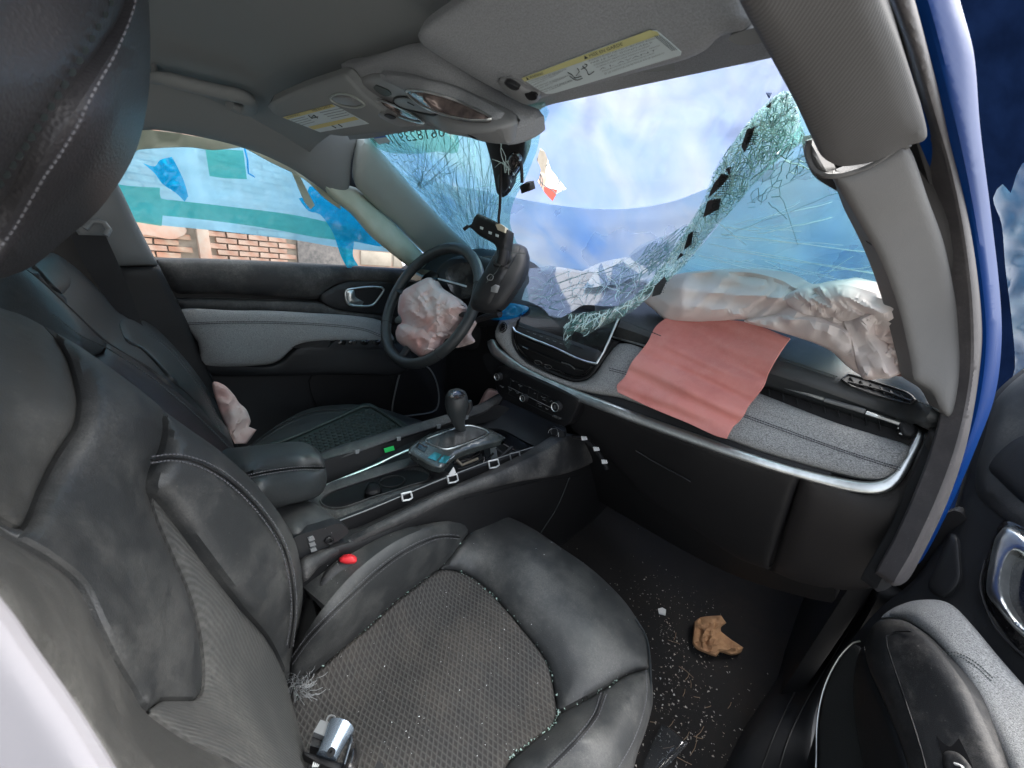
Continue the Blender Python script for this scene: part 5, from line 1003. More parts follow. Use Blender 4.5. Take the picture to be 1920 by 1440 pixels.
line('bright_strip', [(612, 910), (660, 890), (702, 873), (760, 846), (800, 832)], S_liw, .0032, m_chrome, cc, off=.006)
S_tr = surf((580, 940, 'z', .445), (620, 905, 'z', .46), (790, 850, 'z', .46), (850, 895, 'z', .45), (640, 970, 'z', .44))
panel('tray', [(575, 940), (592, 928), (620, 905), (700, 878), (780, 856), (800, 862), (812, 878), (828, 880), (858, 898), (860, 905), (760, 930), (660, 968), (640, 976), (610, 965), (588, 950)], S_tr, m_plastic_d, cc, puff=.003, pw=.004, th=.006, res=8,
      holes=[[(600, 938), (620, 922), (700, 895), (770, 874), (790, 873), (805, 885), (802, 900), (770, 910), (700, 932), (640, 952), (612, 950)]])
panel('cup_well', [(590, 935), (620, 918), (700, 890), (780, 870), (815, 885), (812, 905), (760, 925), (650, 965), (600, 955)], surf((600, 938, 'z', .38), (800, 885, 'z', .38), (700, 940, 'z', .375)), m_plastic_d, cc, th=.006, off=0, res=8, fn=lambda P, d: -.02*np.clip(d/20, 0, 1))
line('well_rim', [(600, 938), (620, 922), (700, 895), (770, 874), (790, 873), (805, 885), (802, 900), (770, 910), (700, 932), (640, 952), (612, 950)], S_tr, .0018, m_plastic_d, cc, off=.002, closed=True, res=7)
for (x, y, w_) in ((655, 928, 26), (735, 903, 24)):
    P = [(x+w_*math.cos(t), y+w_*.42*math.sin(t)-w_*.1*math.cos(t)) for t in np.linspace(0, 6.28, 25)[:-1]]
    line('cup_ring', P, surf((600, 938, 'z', .395), (800, 885, 'z', .395), (700, 940, 'z', .39)), .0022, m_plastic_d, cc, off=.002, closed=True, res=5)
panel('cup_divider', [(684, 925), (690, 908), (700, 903), (712, 908), (716, 922), (700, 930)], surf((600, 938, 'z', .41), (800, 885, 'z', .41), (700, 940, 'z', .40)), m_plastic, cc, puff=.01, pw=.01, th=.03, res=6)
S_iw = surf((640, 985, 'x', .095), (760, 930, 'x', .095), (1000, 848, 'x', .10), (850, 900, 'x', .095))
panel('right_inner_wall', [(568, 1000), (632, 980), (760, 928), (850, 893), (1000, 842), (1050, 818), (1040, 832), (942, 876), (817, 926), (700, 981), (640, 1008), (590, 1030)], S_iw, m_plastic_dk, cc, th=.01, res=8)
line('edge_strip', [(632, 978), (700, 952), (760, 927), (850, 890), (925, 862), (1000, 838)], S_iw, .0012, m_trimg, cc, off=.004)
for (x, y, b) in ((762, 930, 1), (848, 897, 1), (925, 869, 1), (965, 855, .5)):
    line('white_clip', [(x-9, y-4, 1), (x+8, y-8, 1), (x+11, y+3, 1), (x+5, y+7, 1), (x-7, y+9, 1)], S_iw, .0020, m_white if b == 1 else m_trimg, cc, off=.006, closed=True, res=4, seg=6)
panel('white_tab', [(842, 890, 1), (851, 876, 1), (855, 886, 1), (847, 892, 1)], S_iw, m_white, cc, th=.002, off=.008, res=4)
panel('paper_tag', [(919, 841, 1), (930, 838, 1), (932, 858, 1), (921, 862, 1)], surf((919, 841, 'y', .03), (930, 838, 'y', .03), (921, 862, 'y', .03)), m_white, cc, th=.001, res=5, off=.001)
S_ge = surf((840, 870, 'z', .46), (980, 830, 'z', .46), (860, 900, 'z', .43), (990, 850, 'z', .44))
for k, (a, b, r) in enumerate([((850, 868), (900, 848), .006), ((858, 880), (905, 858), .004), ((870, 890), (925, 850), .003), ((900, 875), (960, 838), .005), ((905, 845), (905, 872), .004), ((930, 840), (960, 860), .003), ((940, 830), (985, 852), .003)]):
    line('gear_linkage', [a, ((a[0]+b[0])/2+3, (a[1]+b[1])/2+4), b], S_ge, r, m_plastic if k % 2 else m_gloss, cc, seg=8)
line('gear_linkage', [(856, 862), (866, 872), (880, 866), (896, 860)], S_ge, .004, M('tan_plastic', (.30, .26, .20), .6), cc, off=.008, seg=6)
S_rb = surf((519, 945, 'z', .49), (625, 983, 'z', .49), (570, 1010, 'x', .11), (560, 1000, 'x', .11), (600, 940, 'z', .49))
panel('rear_box', [(500, 950), (520, 944), (570, 938), (600, 950), (632, 978), (600, 990), (556, 1008), (530, 990)], S_rb, m_leather_d, cc, puff=.006, pw=.01, th=.03, res=8)
panel('rear_box_side', [(552, 1008), (600, 992), (636, 982), (654, 998), (620, 1022), (580, 1040), (560, 1050), (552, 1030)], surf((552, 1008, 'x', .12), (636, 982, 'x', .12), (600, 1040, 'x', .125)), m_plastic, cc, th=.02, res=8)
line('bolt_hole', [(610, 1014), (618, 1008), (624, 1014), (618, 1020)], surf((552, 1008, 'x', .12), (636, 982, 'x', .12), (600, 1040, 'x', .125)), .0025, m_plastic_dk, cc, closed=True, res=4)
for k in range(3): panel('connector', [(578+k*2, 1010+k*10, 1), (588+k*2, 1006+k*10, 1), (591+k*2, 1012+k*10, 1), (580+k*2, 1016+k*10, 1)], surf((552, 1008, 'x', .12), (636, 982, 'x', .12), (600, 1040, 'x', .125)), m_trimg, cc, th=.004, off=.004, res=5)
panel('front_floor', [(880, 800), (930, 765), (960, 745), (1060, 800), (1030, 835), (1000, 835), (940, 805)], surf((880, 800, 'z', .44), (960, 745, 'y', .24), (1060, 800, 'y', .22), (1000, 835, 'z', .44)), m_plastic, cc, th=.01, res=9)
for (x, y) in ((1094, 822), (1117, 842), (1132, 866)): panel('white_foam', [(x-5, y-4, 1), (x+4, y-3, 1), (x+6, y+3, 1), (x-3, y+4, 1)], surf((1094, 822, 'y', .19), (1132, 866, 'y', .19), (1100, 850, 'y', .19)), m_white, cc, th=.004, off=.004, res=4)
line('cable_sleeve', [(1075, 818), (1094, 822), (1117, 842), (1132, 866), (1138, 880)], surf((1094, 822, 'y', .20), (1132, 866, 'y', .20), (1100, 850, 'y', .20)), .006, m_plastic_dk, cc)
# gear selector
gs = root('gear_selector', W(865, 815, 'x', 0), 'gear lever with leather knob on a scratched glossy bezel', 'gear lever')
S_gb = surf((766, 843, 'z', .50), (842, 805, 'z', .51), (944, 820, 'z', .50), (806, 874, 'z', .495), (900, 797, 'z', .51))
go = [(766, 843), (775, 832), (806, 814), (842, 803), (876, 795), (900, 799), (925, 808), (948, 821), (938, 828), (900, 838), (871, 847), (852, 856), (838, 870), (827, 878), (806, 874), (784, 862), (770, 852)]
panel('bezel', go, S_gb, m_bezel_m, gs, puff=.008, pw=.008, th=.014, res=6)
line('gate_rim', [(798, 825), (842, 808), (876, 798), (905, 804), (917, 812), (905, 819), (870, 833), (838, 842), (815, 836)], S_gb, .0018, m_chrome, gs, off=.009, closed=True, res=6)
panel('gaiter', [(801, 826), (842, 810), (876, 800), (904, 805), (912, 811), (870, 829), (838, 839), (816, 834)], S_gb, m_leather_d, gs, th=.003, off=.008, res=5, fn=lambda P, d: .018*np.exp(-((P[:, 0]-862)**2+(2*(P[:, 1]-815))**2)/900.)+.002*np.sin(P[:, 0]/3))
cyan = M('mirror_gloss', (.05, .30, .34), .1, metal=.6, coat=.5)
for (q, m_) in (([(779, 838, 1), (785, 830, 1), (802, 838, 1), (796, 848, 1)], m_gloss), ([(802, 858, 1), (815, 847, 1), (828, 852, 1), (818, 864, 1)], cyan), ([(822, 866, 1), (832, 853, 1), (845, 856, 1), (836, 868, 1)], cyan)):
    panel('button', q, S_gb, m_, gs, th=.002, off=.0095, puff=.001, pw=.002, res=5)
line('lower_rim', [(768, 848), (784, 860), (806, 871), (826, 875), (838, 867), (852, 854)], S_gb, .0016, m_chrome, gs, off=.004, res=6)
kp = [W(866, 818, 'x', .0), W(864, 806, 'x', .0), W(861, 796, 'x', .0), W(859, 786, 'x', .0), W(857, 772, 'x', .0), W(856, 756, 'x', .0), W(856, 745, 'x', .0), W(857, 736, 'x', .0), W(857, 731.5, 'x', .0)]
tube('knob', kp, [.0125, .0125, .0135, .0175, .0245, .0275, .0265, .021, .010], m_leather, gs, seg=24)
tube('collar', [W(867, 822, 'x', 0), W(865.5, 815, 'x', 0)], [.0140, .0135], m_chrome, gs, seg=20)
panel('knob_cap', [(843, 742), (850, 734), (862, 733), (872, 739), (868, 746), (853, 747)], surf((843, 742, 'x', .02), (862, 733, 'x', .01), (868, 746, 'x', .025)), m_gloss, gs, th=.004, puff=.003, pw=.006, off=.006, res=4)
tube('knob_trigger', [W(880, 752, 'x', .004), W(881, 762, 'x', .004), W(876, 776, 'x', .003)], [.006, .008, .005], m_plastic, gs, seg=10)
# armrest
ar = root('console_armrest', W(510, 890, 'z', .52), 'padded black leather armrest lid between the seats with a double seam', 'armrest')
S_ar = surf((558, 828, 'z', .562), (408, 844, 'z', .562), (608, 862, 'x', .02), (470, 890, 'x', .065), (515, 953, 'x', .075), (612, 905, 'x', .03), (380, 870, 'z', .56), (560, 935, 'x', .06))
panel('lid_top', [(350, 852), (408, 843), (500, 833), (558, 828), (587, 836), (604, 855), (611, 877, 1), (560, 877), (500, 885), (462, 895), (420, 900), (360, 890)], S_ar, m_leather, ar, puff=.016, pw=.03, th=.04, res=8)
panel('lid_side', [(420, 902), (462, 896), (500, 886), (560, 878), (611, 878, 1), (613, 900), (604, 924), (585, 935), (550, 944), (512, 954), (470, 950), (430, 930)], S_ar, m_leather, ar, puff=.018, pw=.03, th=.04, res=8)
stitch('seam', [[(455, 893), (500, 883), (560, 875), (608, 874)], [(458, 898), (500, 889), (560, 881), (610, 881)]], S_ar, m_thread, ar, off=.010, step=5, rad=.0007)
# buckle
bk = root('seat_belt_buckle', W(635, 1080, 'x', .14), 'dark grey seat belt buckle with a red release button', 'buckle')
S_bk = surf((600, 1110, 'x', .155), (670, 1055, 'x', .155), (640, 1050, 'x', .14), (620, 1130, 'x', .165))
panel('buckle_body', [(591, 1118), (598, 1095), (615, 1068), (636, 1050), (652, 1046), (668, 1050), (676, 1062), (668, 1080), (645, 1105), (620, 1125), (602, 1130)], S_bk, m_plastic_d, bk, puff=.012, pw=.014, th=.02, res=6)
panel('release_button', [(636, 1052), (645, 1044), (658, 1042), (669, 1048), (666, 1056), (650, 1058)], S_bk, m_red_btn, bk, puff=.005, pw=.005, th=.01, off=.011, res=4)

# ------------------------------------------------------------------ front passenger seat
ps = root('car_seat', (.37, -.35, .25), 'dusty black leather front passenger seat in the foreground with a patterned cloth centre', 'car seat')
S_cu = surf((600, 1150, 'x', .185), (550, 1285, 'z', .285), (675, 1062, 'x', .165), (733, 1017, 'x', .155), (800, 986, 'x', .145), (900, 965, 'z', .32), (992, 988, 'z', .315), (1108, 1068, 'z', .305), (1192, 1158, 'z', .30), (1216, 1252, 'z', .30), (1215, 1340, 'z', .30), (1160, 1450, 'z', .30),
            (690, 1175, 'z', .300), (640, 1222, 'z', .295), (862, 1020, 'z', .335), (825, 1066, 'z', .315), (1044, 1339, 'z', .285), (1125, 1298, 'z', .305), (850, 1240, 'z', .275), (930, 1440, 'z', .28), (700, 1440, 'z', .285), (960, 1180, 'z', .295), (1000, 1060, 'z', .325), (1110, 1180, 'z', .325), (1090, 1400, 'z', .32))
panel('left_bolster', [(542, 1268), (552, 1225), (567, 1190), (600, 1140), (640, 1092), (675, 1058), (733, 1015), (796, 986), (858, 968), (903, 964, 1), (884, 992), (862, 1021), (840, 1050), (822, 1068), (780, 1098), (739, 1130), (694, 1172), (637, 1221), (598, 1254), (560, 1285), (542, 1300)], S_cu, m_leather_d, ps, puff=.022, pw=.045, th=.12, res=9)
line('bolster_seam', [(548, 1240), (580, 1196), (640, 1134), (700, 1078), (750, 1040), (800, 1014), (830, 1006), (862, 1008)], S_cu, .0013, m_plastic_dk, ps, off=.0215)
stitch('stitching', [[(548, 1246), (582, 1200), (643, 1137), (703, 1081), (753, 1043), (803, 1017), (832, 1009), (862, 1011)], [(546, 1234), (577, 1191), (636, 1131), (697, 1074), (747, 1036), (798, 1010), (830, 1002), (862, 1004)]], S_cu, m_thread, ps, off=.0225, step=6, rad=.0006)
ins = [(825, 1070), (862, 1073), (896, 1091), (937, 1131), (975, 1176), (1012, 1222), (1028, 1250), (1038, 1294), (1043, 1338, 1), (1035, 1360), (997, 1391), (956, 1425), (930, 1470), (700, 1500), (560, 1500), (545, 1420), (542, 1340), (548, 1300), (600, 1256), (637, 1223), (694, 1175), (739, 1133), (781, 1101)]
panel('cloth_centre', ins, S_cu, m_diamond, ps, puff=.010, pw=.025, th=.10, res=12, off=-.002)
panel('front_leather', [(904, 964, 1), (945, 967), (992, 987), (1042, 1020), (1108, 1066), (1162, 1117), (1192, 1157), (1214, 1200), (1217, 1250, 1), (1174, 1264), (1125, 1295), (1080, 1320), (1046, 1338, 1), (1040, 1294), (1030, 1250), (1014, 1221), (977, 1175), (939, 1130), (898, 1090), (863, 1071), (827, 1067, 1), (843, 1050), (864, 1022), (886, 992)], S_cu, m_leather_d, ps, puff=.018, pw=.06, th=.14, res=9)
panel('right_bolster', [(1217, 1254, 1), (1224, 1290), (1222, 1330), (1200, 1400), (1150, 1500), (925, 1500), (932, 1470), (958, 1426), (998, 1393), (1038, 1361), (1048, 1341, 1), (1082, 1322), (1126, 1297), (1175, 1267)], S_cu, m_leather_d, ps, puff=.026, pw=.05, th=.13, res=9)
line('bolster_seam', [(1132, 1300), (1118, 1340), (1087, 1382), (1050, 1420), (1010, 1460)], S_cu, .0016, m_plastic_dk, ps, off=.0255)
line('front_piping', [(1192, 1160), (1212, 1196), (1219, 1250), (1217, 1320), (1190, 1400), (1150, 1470)], S_cu, .0022, m_leather, ps, off=.006)
stitch('stitching', [[(1137, 1302), (1122, 1342), (1091, 1384), (1054, 1422), (1014, 1462)], [(1127, 1298), (1113, 1338), (1082, 1379), (1046, 1417), (1004, 1458)], [(1211, 1256), (1212, 1310), (1188, 1388), (1140, 1470)]], S_cu, m_thread, ps, off=.0265, step=6, rad=.0006)
# crushed glass lying in the seams
V = []; Fc = []
def crumb(c, r):
    b = len(V)
    for k in range(4): V.append(c+np.array([rnd.uniform(-1, 1), rnd.uniform(-1, 1), rnd.uniform(-.2, 1)])*r)
    Fc.extend([(b, b+1, b+2), (b, b+2, b+3), (b, b+3, b+1), (b+1, b+3, b+2)])
for l, n in (([(822, 1068), (780, 1099), (739, 1132), (694, 1174)], 60), ([(862, 1021), (822, 1068)], 22), ([(694, 1174), (637, 1222), (600, 1255)], 22), ([(862, 1072), (937, 1131), (1012, 1222), (1040, 1294), (1045, 1339)], 60), ([(1045, 1339), (1036, 1362), (997, 1392), (956, 1426)], 50), ([(1046, 1339), (1126, 1297), (1174, 1266)], 20), ([(545, 1290), (575, 1340), (595, 1390)], 40)):
    c = curve(l, 2, False)
    for _ in range(n):
        q = c[rnd.randrange(len(c))]+np.array([rnd.gauss(0, 1.6), rnd.gauss(0, 1.6)]); crumb(S_cu(*q)+np.array([0, 0, .005]), rnd.uniform(.0008, .0026))
mesh('glass_granules', V, Fc, M('granule_glass', (.55, .72, .66), .2, trans=.4), None, smooth=False, kind='stuff', label='tiny glass granules caught in the seams of the front passenger seat', cat='glass granules')
V = []; Fc = []
for _ in range(230):
    q = (rnd.uniform(600, 1200), rnd.uniform(1000, 1430)); crumb(S_cu(*q)+np.array([0, 0, .016]), rnd.uniform(.0004, .0013))
mesh('lint', V, Fc, m_white, None, smooth=False, kind='stuff', label='pale specks of lint and grit scattered on the front passenger seat cushion', cat='lint')
V = []; Fc = []
for k in range(60):
    c = W(568+rnd.gauss(0, 10), 1286+rnd.gauss(0, 7), 'z', .315); a = rnd.uniform(0, 6.28); p = [c+np.array([math.cos(a+j*.5)*.006*j, math.sin(a+j*.5)*.006*j, .006*math.sin(j*1.2)]) for j in range(4)]
    v, f = tube_geo(p, .0004, 3); b = len(V); V += v; Fc += [tuple(i+b for i in g) for g in f]
mesh('thread_fluff', V, Fc, m_trimg, None, smooth=False, kind='stuff', label='grey frayed thread fluff where the seat cushion meets the backrest', cat='fluff')
# backrest
S_sb = surf((0, 578, 'x', .10), (150, 650, 'x', .12), (300, 768, 'x', .13), (412, 845, 'x', .135), (520, 960, 'x', .14), (568, 1090, 'x', .150), (545, 1262, 'x', .175), (300, 1000, 'x', .225), (372, 1180, 'x', .27), (278, 1332, 'x', .355), (450, 1300, 'x', .28), (550, 1440, 'x', .33), (0, 990, 'x', .31), (140, 800, 'x', .21), (100, 1150, 'x', .365), (0, 1160, 'x', .41), (200, 1440, 'x', .44), (400, 1440, 'x', .40), (480, 1000, 'x', .165))
panel('shoulder_pad', [(-60, 545), (0, 577), (40, 590), (81, 611, 1), (110, 645), (128, 680), (142, 730), (145, 765), (138, 800), (112, 840), (92, 874), (66, 930), (50, 970), (38, 989), (20, 986), (0, 974), (-60, 940)], S_sb, m_leather_hd, ps, puff=.012, pw=.022, th=.05, res=10)
panel('centre_leather', [(82, 611, 1), (150, 650), (230, 706), (303, 766), (308, 800), (301, 840), (284, 875), (277, 915), (289, 968), (318, 1036), (350, 1108), (370, 1178), (379, 1250), (377, 1290), (366, 1310), (340, 1312), (302, 1313), (288, 1322), (274, 1334, 1), (250, 1290), (220, 1240), (185, 1170), (150, 1100), (90, 1050), (20, 1010), (-60, 960), (-60, 942), (0, 976), (20, 988), (40, 991), (52, 972), (68, 930), (94, 876), (114, 842), (140, 802), (147, 765), (144, 730), (130, 678), (111, 643)], S_sb, m_leather_d, ps, puff=.014, pw=.025, th=.05, res=10)
panel('outer_leather', [(-60, 962), (20, 1012), (90, 1052), (148, 1102), (183, 1172), (218, 1243), (248, 1293), (274, 1336), (340, 1384), (430, 1430), (500, 1480), (500, 1540), (240, 1540), (200, 1442), (130, 1335), (60, 1240), (0, 1162), (-60, 1090)], S_sb, m_leather_hd, ps, puff=.016, pw=.03, th=.06, res=10)
panel('ribbed_cloth', [(280, 922), (300, 945), (345, 1003), (400, 1077), (450, 1140), (500, 1200), (528, 1250), (546, 1310), (562, 1370), (578, 1440), (584, 1540), (502, 1540), (500, 1478), (430, 1428), (340, 1382), (277, 1336), (290, 1324), (304, 1315), (340, 1314), (368, 1312), (379, 1292), (381, 1250), (372, 1178), (352, 1108), (320, 1036), (291, 968)], S_sb, m_cord, ps, puff=.008, pw=.02, th=.05, res=10)
panel('side_leather', [(304, 768, 1), (360, 808), (412, 845), (468, 895), (518, 955), (550, 1008), (564, 1060), (568, 1110), (562, 1170), (552, 1220), (540, 1278, 1), (502, 1200), (452, 1140), (402, 1075), (347, 1001), (302, 942), (279, 918), (286, 877), (303, 840), (310, 800)], S_sb, m_leather_d, ps, puff=.022, pw=.04, th=.06, res=9)
line('side_seam', [(284, 862), (330, 858), (385, 873), (440, 908), (495, 965), (530, 1022), (547, 1085), (551, 1150), (543, 1215)], S_sb, .0012, m_plastic_dk, ps, off=.0215)
stitch('stitching', [[(286, 856), (331, 852), (388, 867), (444, 903), (499, 961), (535, 1019), (552, 1083), (556, 1150), (549, 1215)], [(284, 868), (328, 864), (382, 879), (436, 913), (490, 969), (525, 1026), (542, 1088), (546, 1150), (538, 1212)]], S_sb, m_thread, ps, off=.0225, step=7, rad=.0007)
# headrest
hr = root('headrest', (.44, -.62, 1.0), 'black perforated leather headrest of the passenger seat very close at upper left', 'headrest')
S_h = surf((280, 100, 'x', .24), (280, 0, 'x', .24), (120, 250, 'x', .34), (0, 0, 'x', .37), (0, 400, 'x', .34), (60, 500, 'x', .28), (-80, 200, 'x', .40), (200, 330, 'x', .27), (180, 110, 'x', .33), (240, 240, 'x', .28))
panel('front_face', [(-200, -120), (238, -120), (236, 0), (222, 40), (175, 117), (120, 204), (66, 284), (30, 350), (0, 402), (-60, 480), (-200, 560)], S_h, m_leather_head, hr, puff=.006, pw=.012, th=.06, res=14)
panel('side_band', [(240, -120, 1), (272, -120), (279, 0), (282, 100), (277, 190), (258, 275), (228, 335), (184, 395), (120, 452), (60, 500), (0, 524), (-60, 545), (-200, 600), (-200, 564), (-60, 484), (2, 404), (32, 352), (68, 286), (122, 206), (177, 119), (224, 42), (239, 0)], S_h, m_leather_head, hr, puff=.020, pw=.045, th=.06, res=11)
stitch('stitching', [[(258, -60), (252, 10), (219, 95), (180, 165), (146, 233), (112, 290), (84, 330), (36, 412), (0, 465), (-60, 530)]], S_h, m_threadd2, hr, off=.0185, step=13, rad=.00042, duty=.6)
V = []; Fc = []
for p in curve([(212, -30), (208, 6), (184, 50), (160, 95), (109, 179), (70, 240), (36, 292), (0, 345), (-40, 400)], 24.5, False):
    c = S_h(*p)+Snorm(S_h, np.array([p[0]]), np.array([p[1]]))[0]*.0064; b = len(V)
    V += [c+RGT*.0017*math.cos(t)+DWN*.0017*math.sin(t) for t in np.linspace(0, 6.28, 11)[:-1]]; Fc.append(tuple(range(b, b+10)))
mesh('perforations', V, Fc, m_ink, hr, smooth=False, kind='stuff')
panel('white_curtain', [(-250, 1040), (-60, 1085), (0, 1150), (55, 1230), (125, 1330), (200, 1450), (250, 1540), (-250, 1540)], surf((-100, 1100, 'd', .10), (0, 1160, 'd', .105), (200, 1440, 'd', .11), (-100, 1450, 'd', .10)), m_wfab, None, th=.003, puff=.004, pw=.01, res=16,
      label='white ribbed fabric very close and out of focus in the bottom left corner', cat='fabric')
# broken housing on the seat
bh = root('broken_housing', W(640, 1400, 'z', .30), 'broken black plastic socket housing with a shiny cylinder lying on the passenger seat', 'broken part')
S_bh = surf((580, 1380, 'z', .335), (700, 1360, 'z', .325), (640, 1440, 'z', .335))
panel('flange', [(568, 1408, 1), (580, 1412), (630, 1428), (660, 1438), (720, 1462), (720, 1475), (640, 1450), (572, 1418)], S_bh, m_plastic_dk, bh, th=.008, off=.012, puff=.002, pw=.004, res=6)
panel('square_block', [(588, 1372, 1), (601, 1349, 1), (625, 1358, 1), (612, 1382, 1)], S_bh, m_trimg, bh, th=.02, off=.022, res=6)
panel('block_side', [(588, 1373, 1), (611, 1382, 1), (604, 1404, 1), (582, 1398, 1)], S_bh, m_plastic, bh, th=.02, off=.014, res=6)
a, b = W(612, 1420, 'z', .350), W(640, 1362, 'z', .350); c2 = W(680, 1420, 'z', .335); 
tube('metal_cylinder', [a, a+(b-a)*.5, b], [.013, .015, .018], m_bulb, bh, seg=28)
panel('dark_shell', [(645, 1420), (652, 1396), (660, 1376), (672, 1392), (676, 1415), (668, 1440), (655, 1450), (640, 1445)], S_bh, m_gloss, bh, th=.03, off=.016, puff=.014, pw=.014, res=5)
line('hook', [(612, 1352), (618, 1342), (628, 1345), (622, 1360)], S_bh, .0012, m_trimg, bh, off=.018, closed=True, res=4)
ringed('screw_boss', W(622, 1411, 'z', .372), (.1, -.3, 1), [(.0045, 0), (.0045, .004), (.0015, .0042), (.0015, .001), (.0001, .001)], m_plastic, bh, seg=16)
for k in range(4): line('pin', [(590+k*4, 1424+k), (586+k*3, 1438)], S_bh, .0009, m_white, bh, off=.01)
panel('second_bracket', [(700, 1446, 1), (708, 1426, 1), (718, 1432, 1), (722, 1450), (716, 1470)], S_bh, m_plastic_dk, bh, th=.01, off=.006, res=5)

# ------------------------------------------------------------------ right windscreen pillar, seals, blue frame
rp = root('right_windscreen_pillar', W(1650, 420, 'y', -.05), 'warm grey right windscreen pillar trim, knitted above and burst open over a plastic cover below', 'pillar')
S_ku = surf((1445, 108, 'd', .235), (1530, 270, 'd', .315), (1390, 0, 'd', .19), (1740, 255, 'd', .31), (1650, 0, 'd', .20), (1600, 180, 'd', .262))
panel('knitted_upper', [(1360, -80), (1386, 0), (1440, 98), (1490, 190), (1524, 262), (1540, 292), (1560, 306), (1582, 312), (1640, 302), (1700, 274), (1738, 256), (1720, 180), (1690, 90), (1655, 0), (1630, -80)], S_ku, m_knitw, rp, puff=.008, pw=.020, th=.02, res=10)
S_kl = surf((1518, 290, 'd', .365), (1560, 328, 'd', .355), (1700, 272, 'd', .335), (1700, 680, 'd', .50), (1790, 600, 'd', .475), (1785, 780, 'd', .50), (1640, 480, 'd', .425), (1760, 400, 'd', .395), (1620, 400, 'd', .385))
panel('gap_shade', [(1512, 255), (1560, 270), (1660, 250), (1735, 240), (1760, 330), (1790, 480), (1815, 640), (1790, 640), (1600, 380), (1530, 330)], surf((1512, 255, 'd', .39), (1740, 250, 'd', .37), (1800, 640, 'd', .51), (1560, 330, 'd', .40)), m_plastic_dk, rp, th=.01, res=12)  # black panel standing in for the shade in the hollow under the knit
lo_ = [(1518, 262), (1516, 290), (1526, 314), (1545, 327), (1580, 327), (1630, 310), (1672, 284), (1690, 272), (1704, 276), (1716, 300), (1740, 372), (1768, 450), (1788, 540), (1800, 620), (1800, 700), (1790, 765), (1780, 782), (1762, 768), (1745, 735), (1712, 712), (1708, 690), (1700, 650), (1680, 570), (1645, 480), (1590, 385), (1540, 300)]
panel('plastic_lower', lo_, S_kl, m_trimw, rp, puff=.007, pw=.014, th=.02, res=9)
line('cuff_rim', [(1517, 262), (1515, 290), (1526, 316), (1548, 329), (1580, 328), (1630, 311), (1672, 284), (1690, 272), (1704, 274)], S_kl, .0026, m_trimw, rp, off=.004, res=7)
S_fr = surf((1690, 0, 'd', .225), (1745, 250, 'd', .335), (1800, 420, 'd', .415), (1838, 650, 'd', .485), (1800, 830, 'd', .505), (1690, 1050, 'd', .53), (1790, 0, 'd', .23))
panel('door_frame_seal', [(1640, -80), (1672, 0), (1705, 90), (1738, 200), (1775, 330), (1800, 460), (1813, 580), (1814, 690), (1800, 780), (1778, 860), (1745, 945), (1705, 1030), (1670, 1095), (1700, 1090), (1735, 1030), (1775, 945), (1808, 850), (1828, 760), (1842, 650), (1838, 560), (1820, 430), (1790, 290), (1755, 150), (1715, 0), (1690, -80)], S_fr, M('worn_rubber_seal', (.045, .042, .045), .6, bump=[('noise', 300, .2)], dust=.3, dcol=(.3, .28, .27)), rp, puff=.010, pw=.010, th=.02, res=9)
panel('inner_seal', [(1650, -80), (1690, 60), (1730, 200), (1770, 330), (1800, 480), (1812, 600), (1812, 700), (1800, 790), (1765, 900), (1720, 1010), (1670, 1100), (1640, 1105), (1700, 1000), (1738, 910), (1768, 840), (1783, 790), (1800, 700), (1800, 600), (1780, 500), (1740, 350), (1700, 220), (1640, 0), (1620, -80)], Soff(S_fr, -.016), m_plastic_dk, rp, puff=.004, pw=.008, th=.02, res=10)
S_bl = surf((1760, 0, 'd', .25), (1850, 420, 'd', .44), (1880, 650, 'd', .51), (1840, 830, 'd', .535), (1730, 1000, 'd', .56))
panel('blue_door_frame', [(1690, -80), (1722, 0), (1760, 140), (1795, 280), (1824, 430), (1842, 560), (1846, 650), (1832, 760), (1804, 850), (1765, 945), (1690, 1060), (1725, 1055), (1782, 950), (1834, 830), (1866, 740), (1878, 640), (1874, 540), (1858, 400), (1838, 240), (1826, 100), (1800, 0), (1784, -80)], S_bl, m_blue, shell, puff=.012, pw=.016, th=.03, res=9)

# ------------------------------------------------------------------ open passenger door
pd = root('passenger_door', (.95, 0, .3), 'open front passenger door with dark leather top, heather cloth armrest and chrome handle', 'car door')
DN = nrm(np.array([-.5, -.30, .10])); DP = (np.array([.80, .30, .3]), DN)
def dp(o): return (DP[0]+DN*o, DN)
S_rd = surf((1640, 1180, 'p', dp(0)), (1900, 800, 'p', dp(0)), (1750, 1400, 'p', dp(0)), (1910, 1200, 'p', dp(0)))
panel('door_panel', [(2050, 600), (1960, 655), (1920, 690), (1880, 722), (1845, 765), (1826, 820), (1805, 900), (1775, 990), (1720, 1080), (1650, 1140), (1600, 1195), (1560, 1240), (1540, 1290), (1530, 1360), (1524, 1540), (2050, 1540)], S_rd, m_plastic, pd, th=.05, res=16, puff=.02, pw=.04)
panel('upper_pad', [(2050, 610), (1960, 668), (1925, 695), (1890, 724), (1860, 762), (1845, 820), (1828, 880), (1830, 930), (1860, 960), (1900, 990), (2050, 1080)], S_rd, m_leather_d, pd, puff=.020, pw=.03, th=.02, off=.012, res=12)
panel('frame_trim', [(2050, 780), (1950, 800), (1900, 820), (1865, 850), (1850, 880), (1870, 905), (1920, 950), (2050, 1030)], S_rd, m_plastic, pd, puff=.014, pw=.02, th=.02, off=.024, res=12)
panel('corner_piece', [(1782, 1000), (1796, 1010), (1800, 1040), (1800, 1090), (1770, 1120), (1740, 1100), (1760, 1050)], S_rd, m_plastic, pd, puff=.006, pw=.01, th=.02, off=.02, res=8)
panel('handle_recess', [(1875, 980), (1900, 976), (1960, 1010), (2040, 1120), (2040, 1240), (1930, 1240), (1870, 1180), (1842, 1120), (1846, 1060)], S_rd, m_gloss, pd, puff=.006, pw=.01, th=.01, off=.022, res=9)
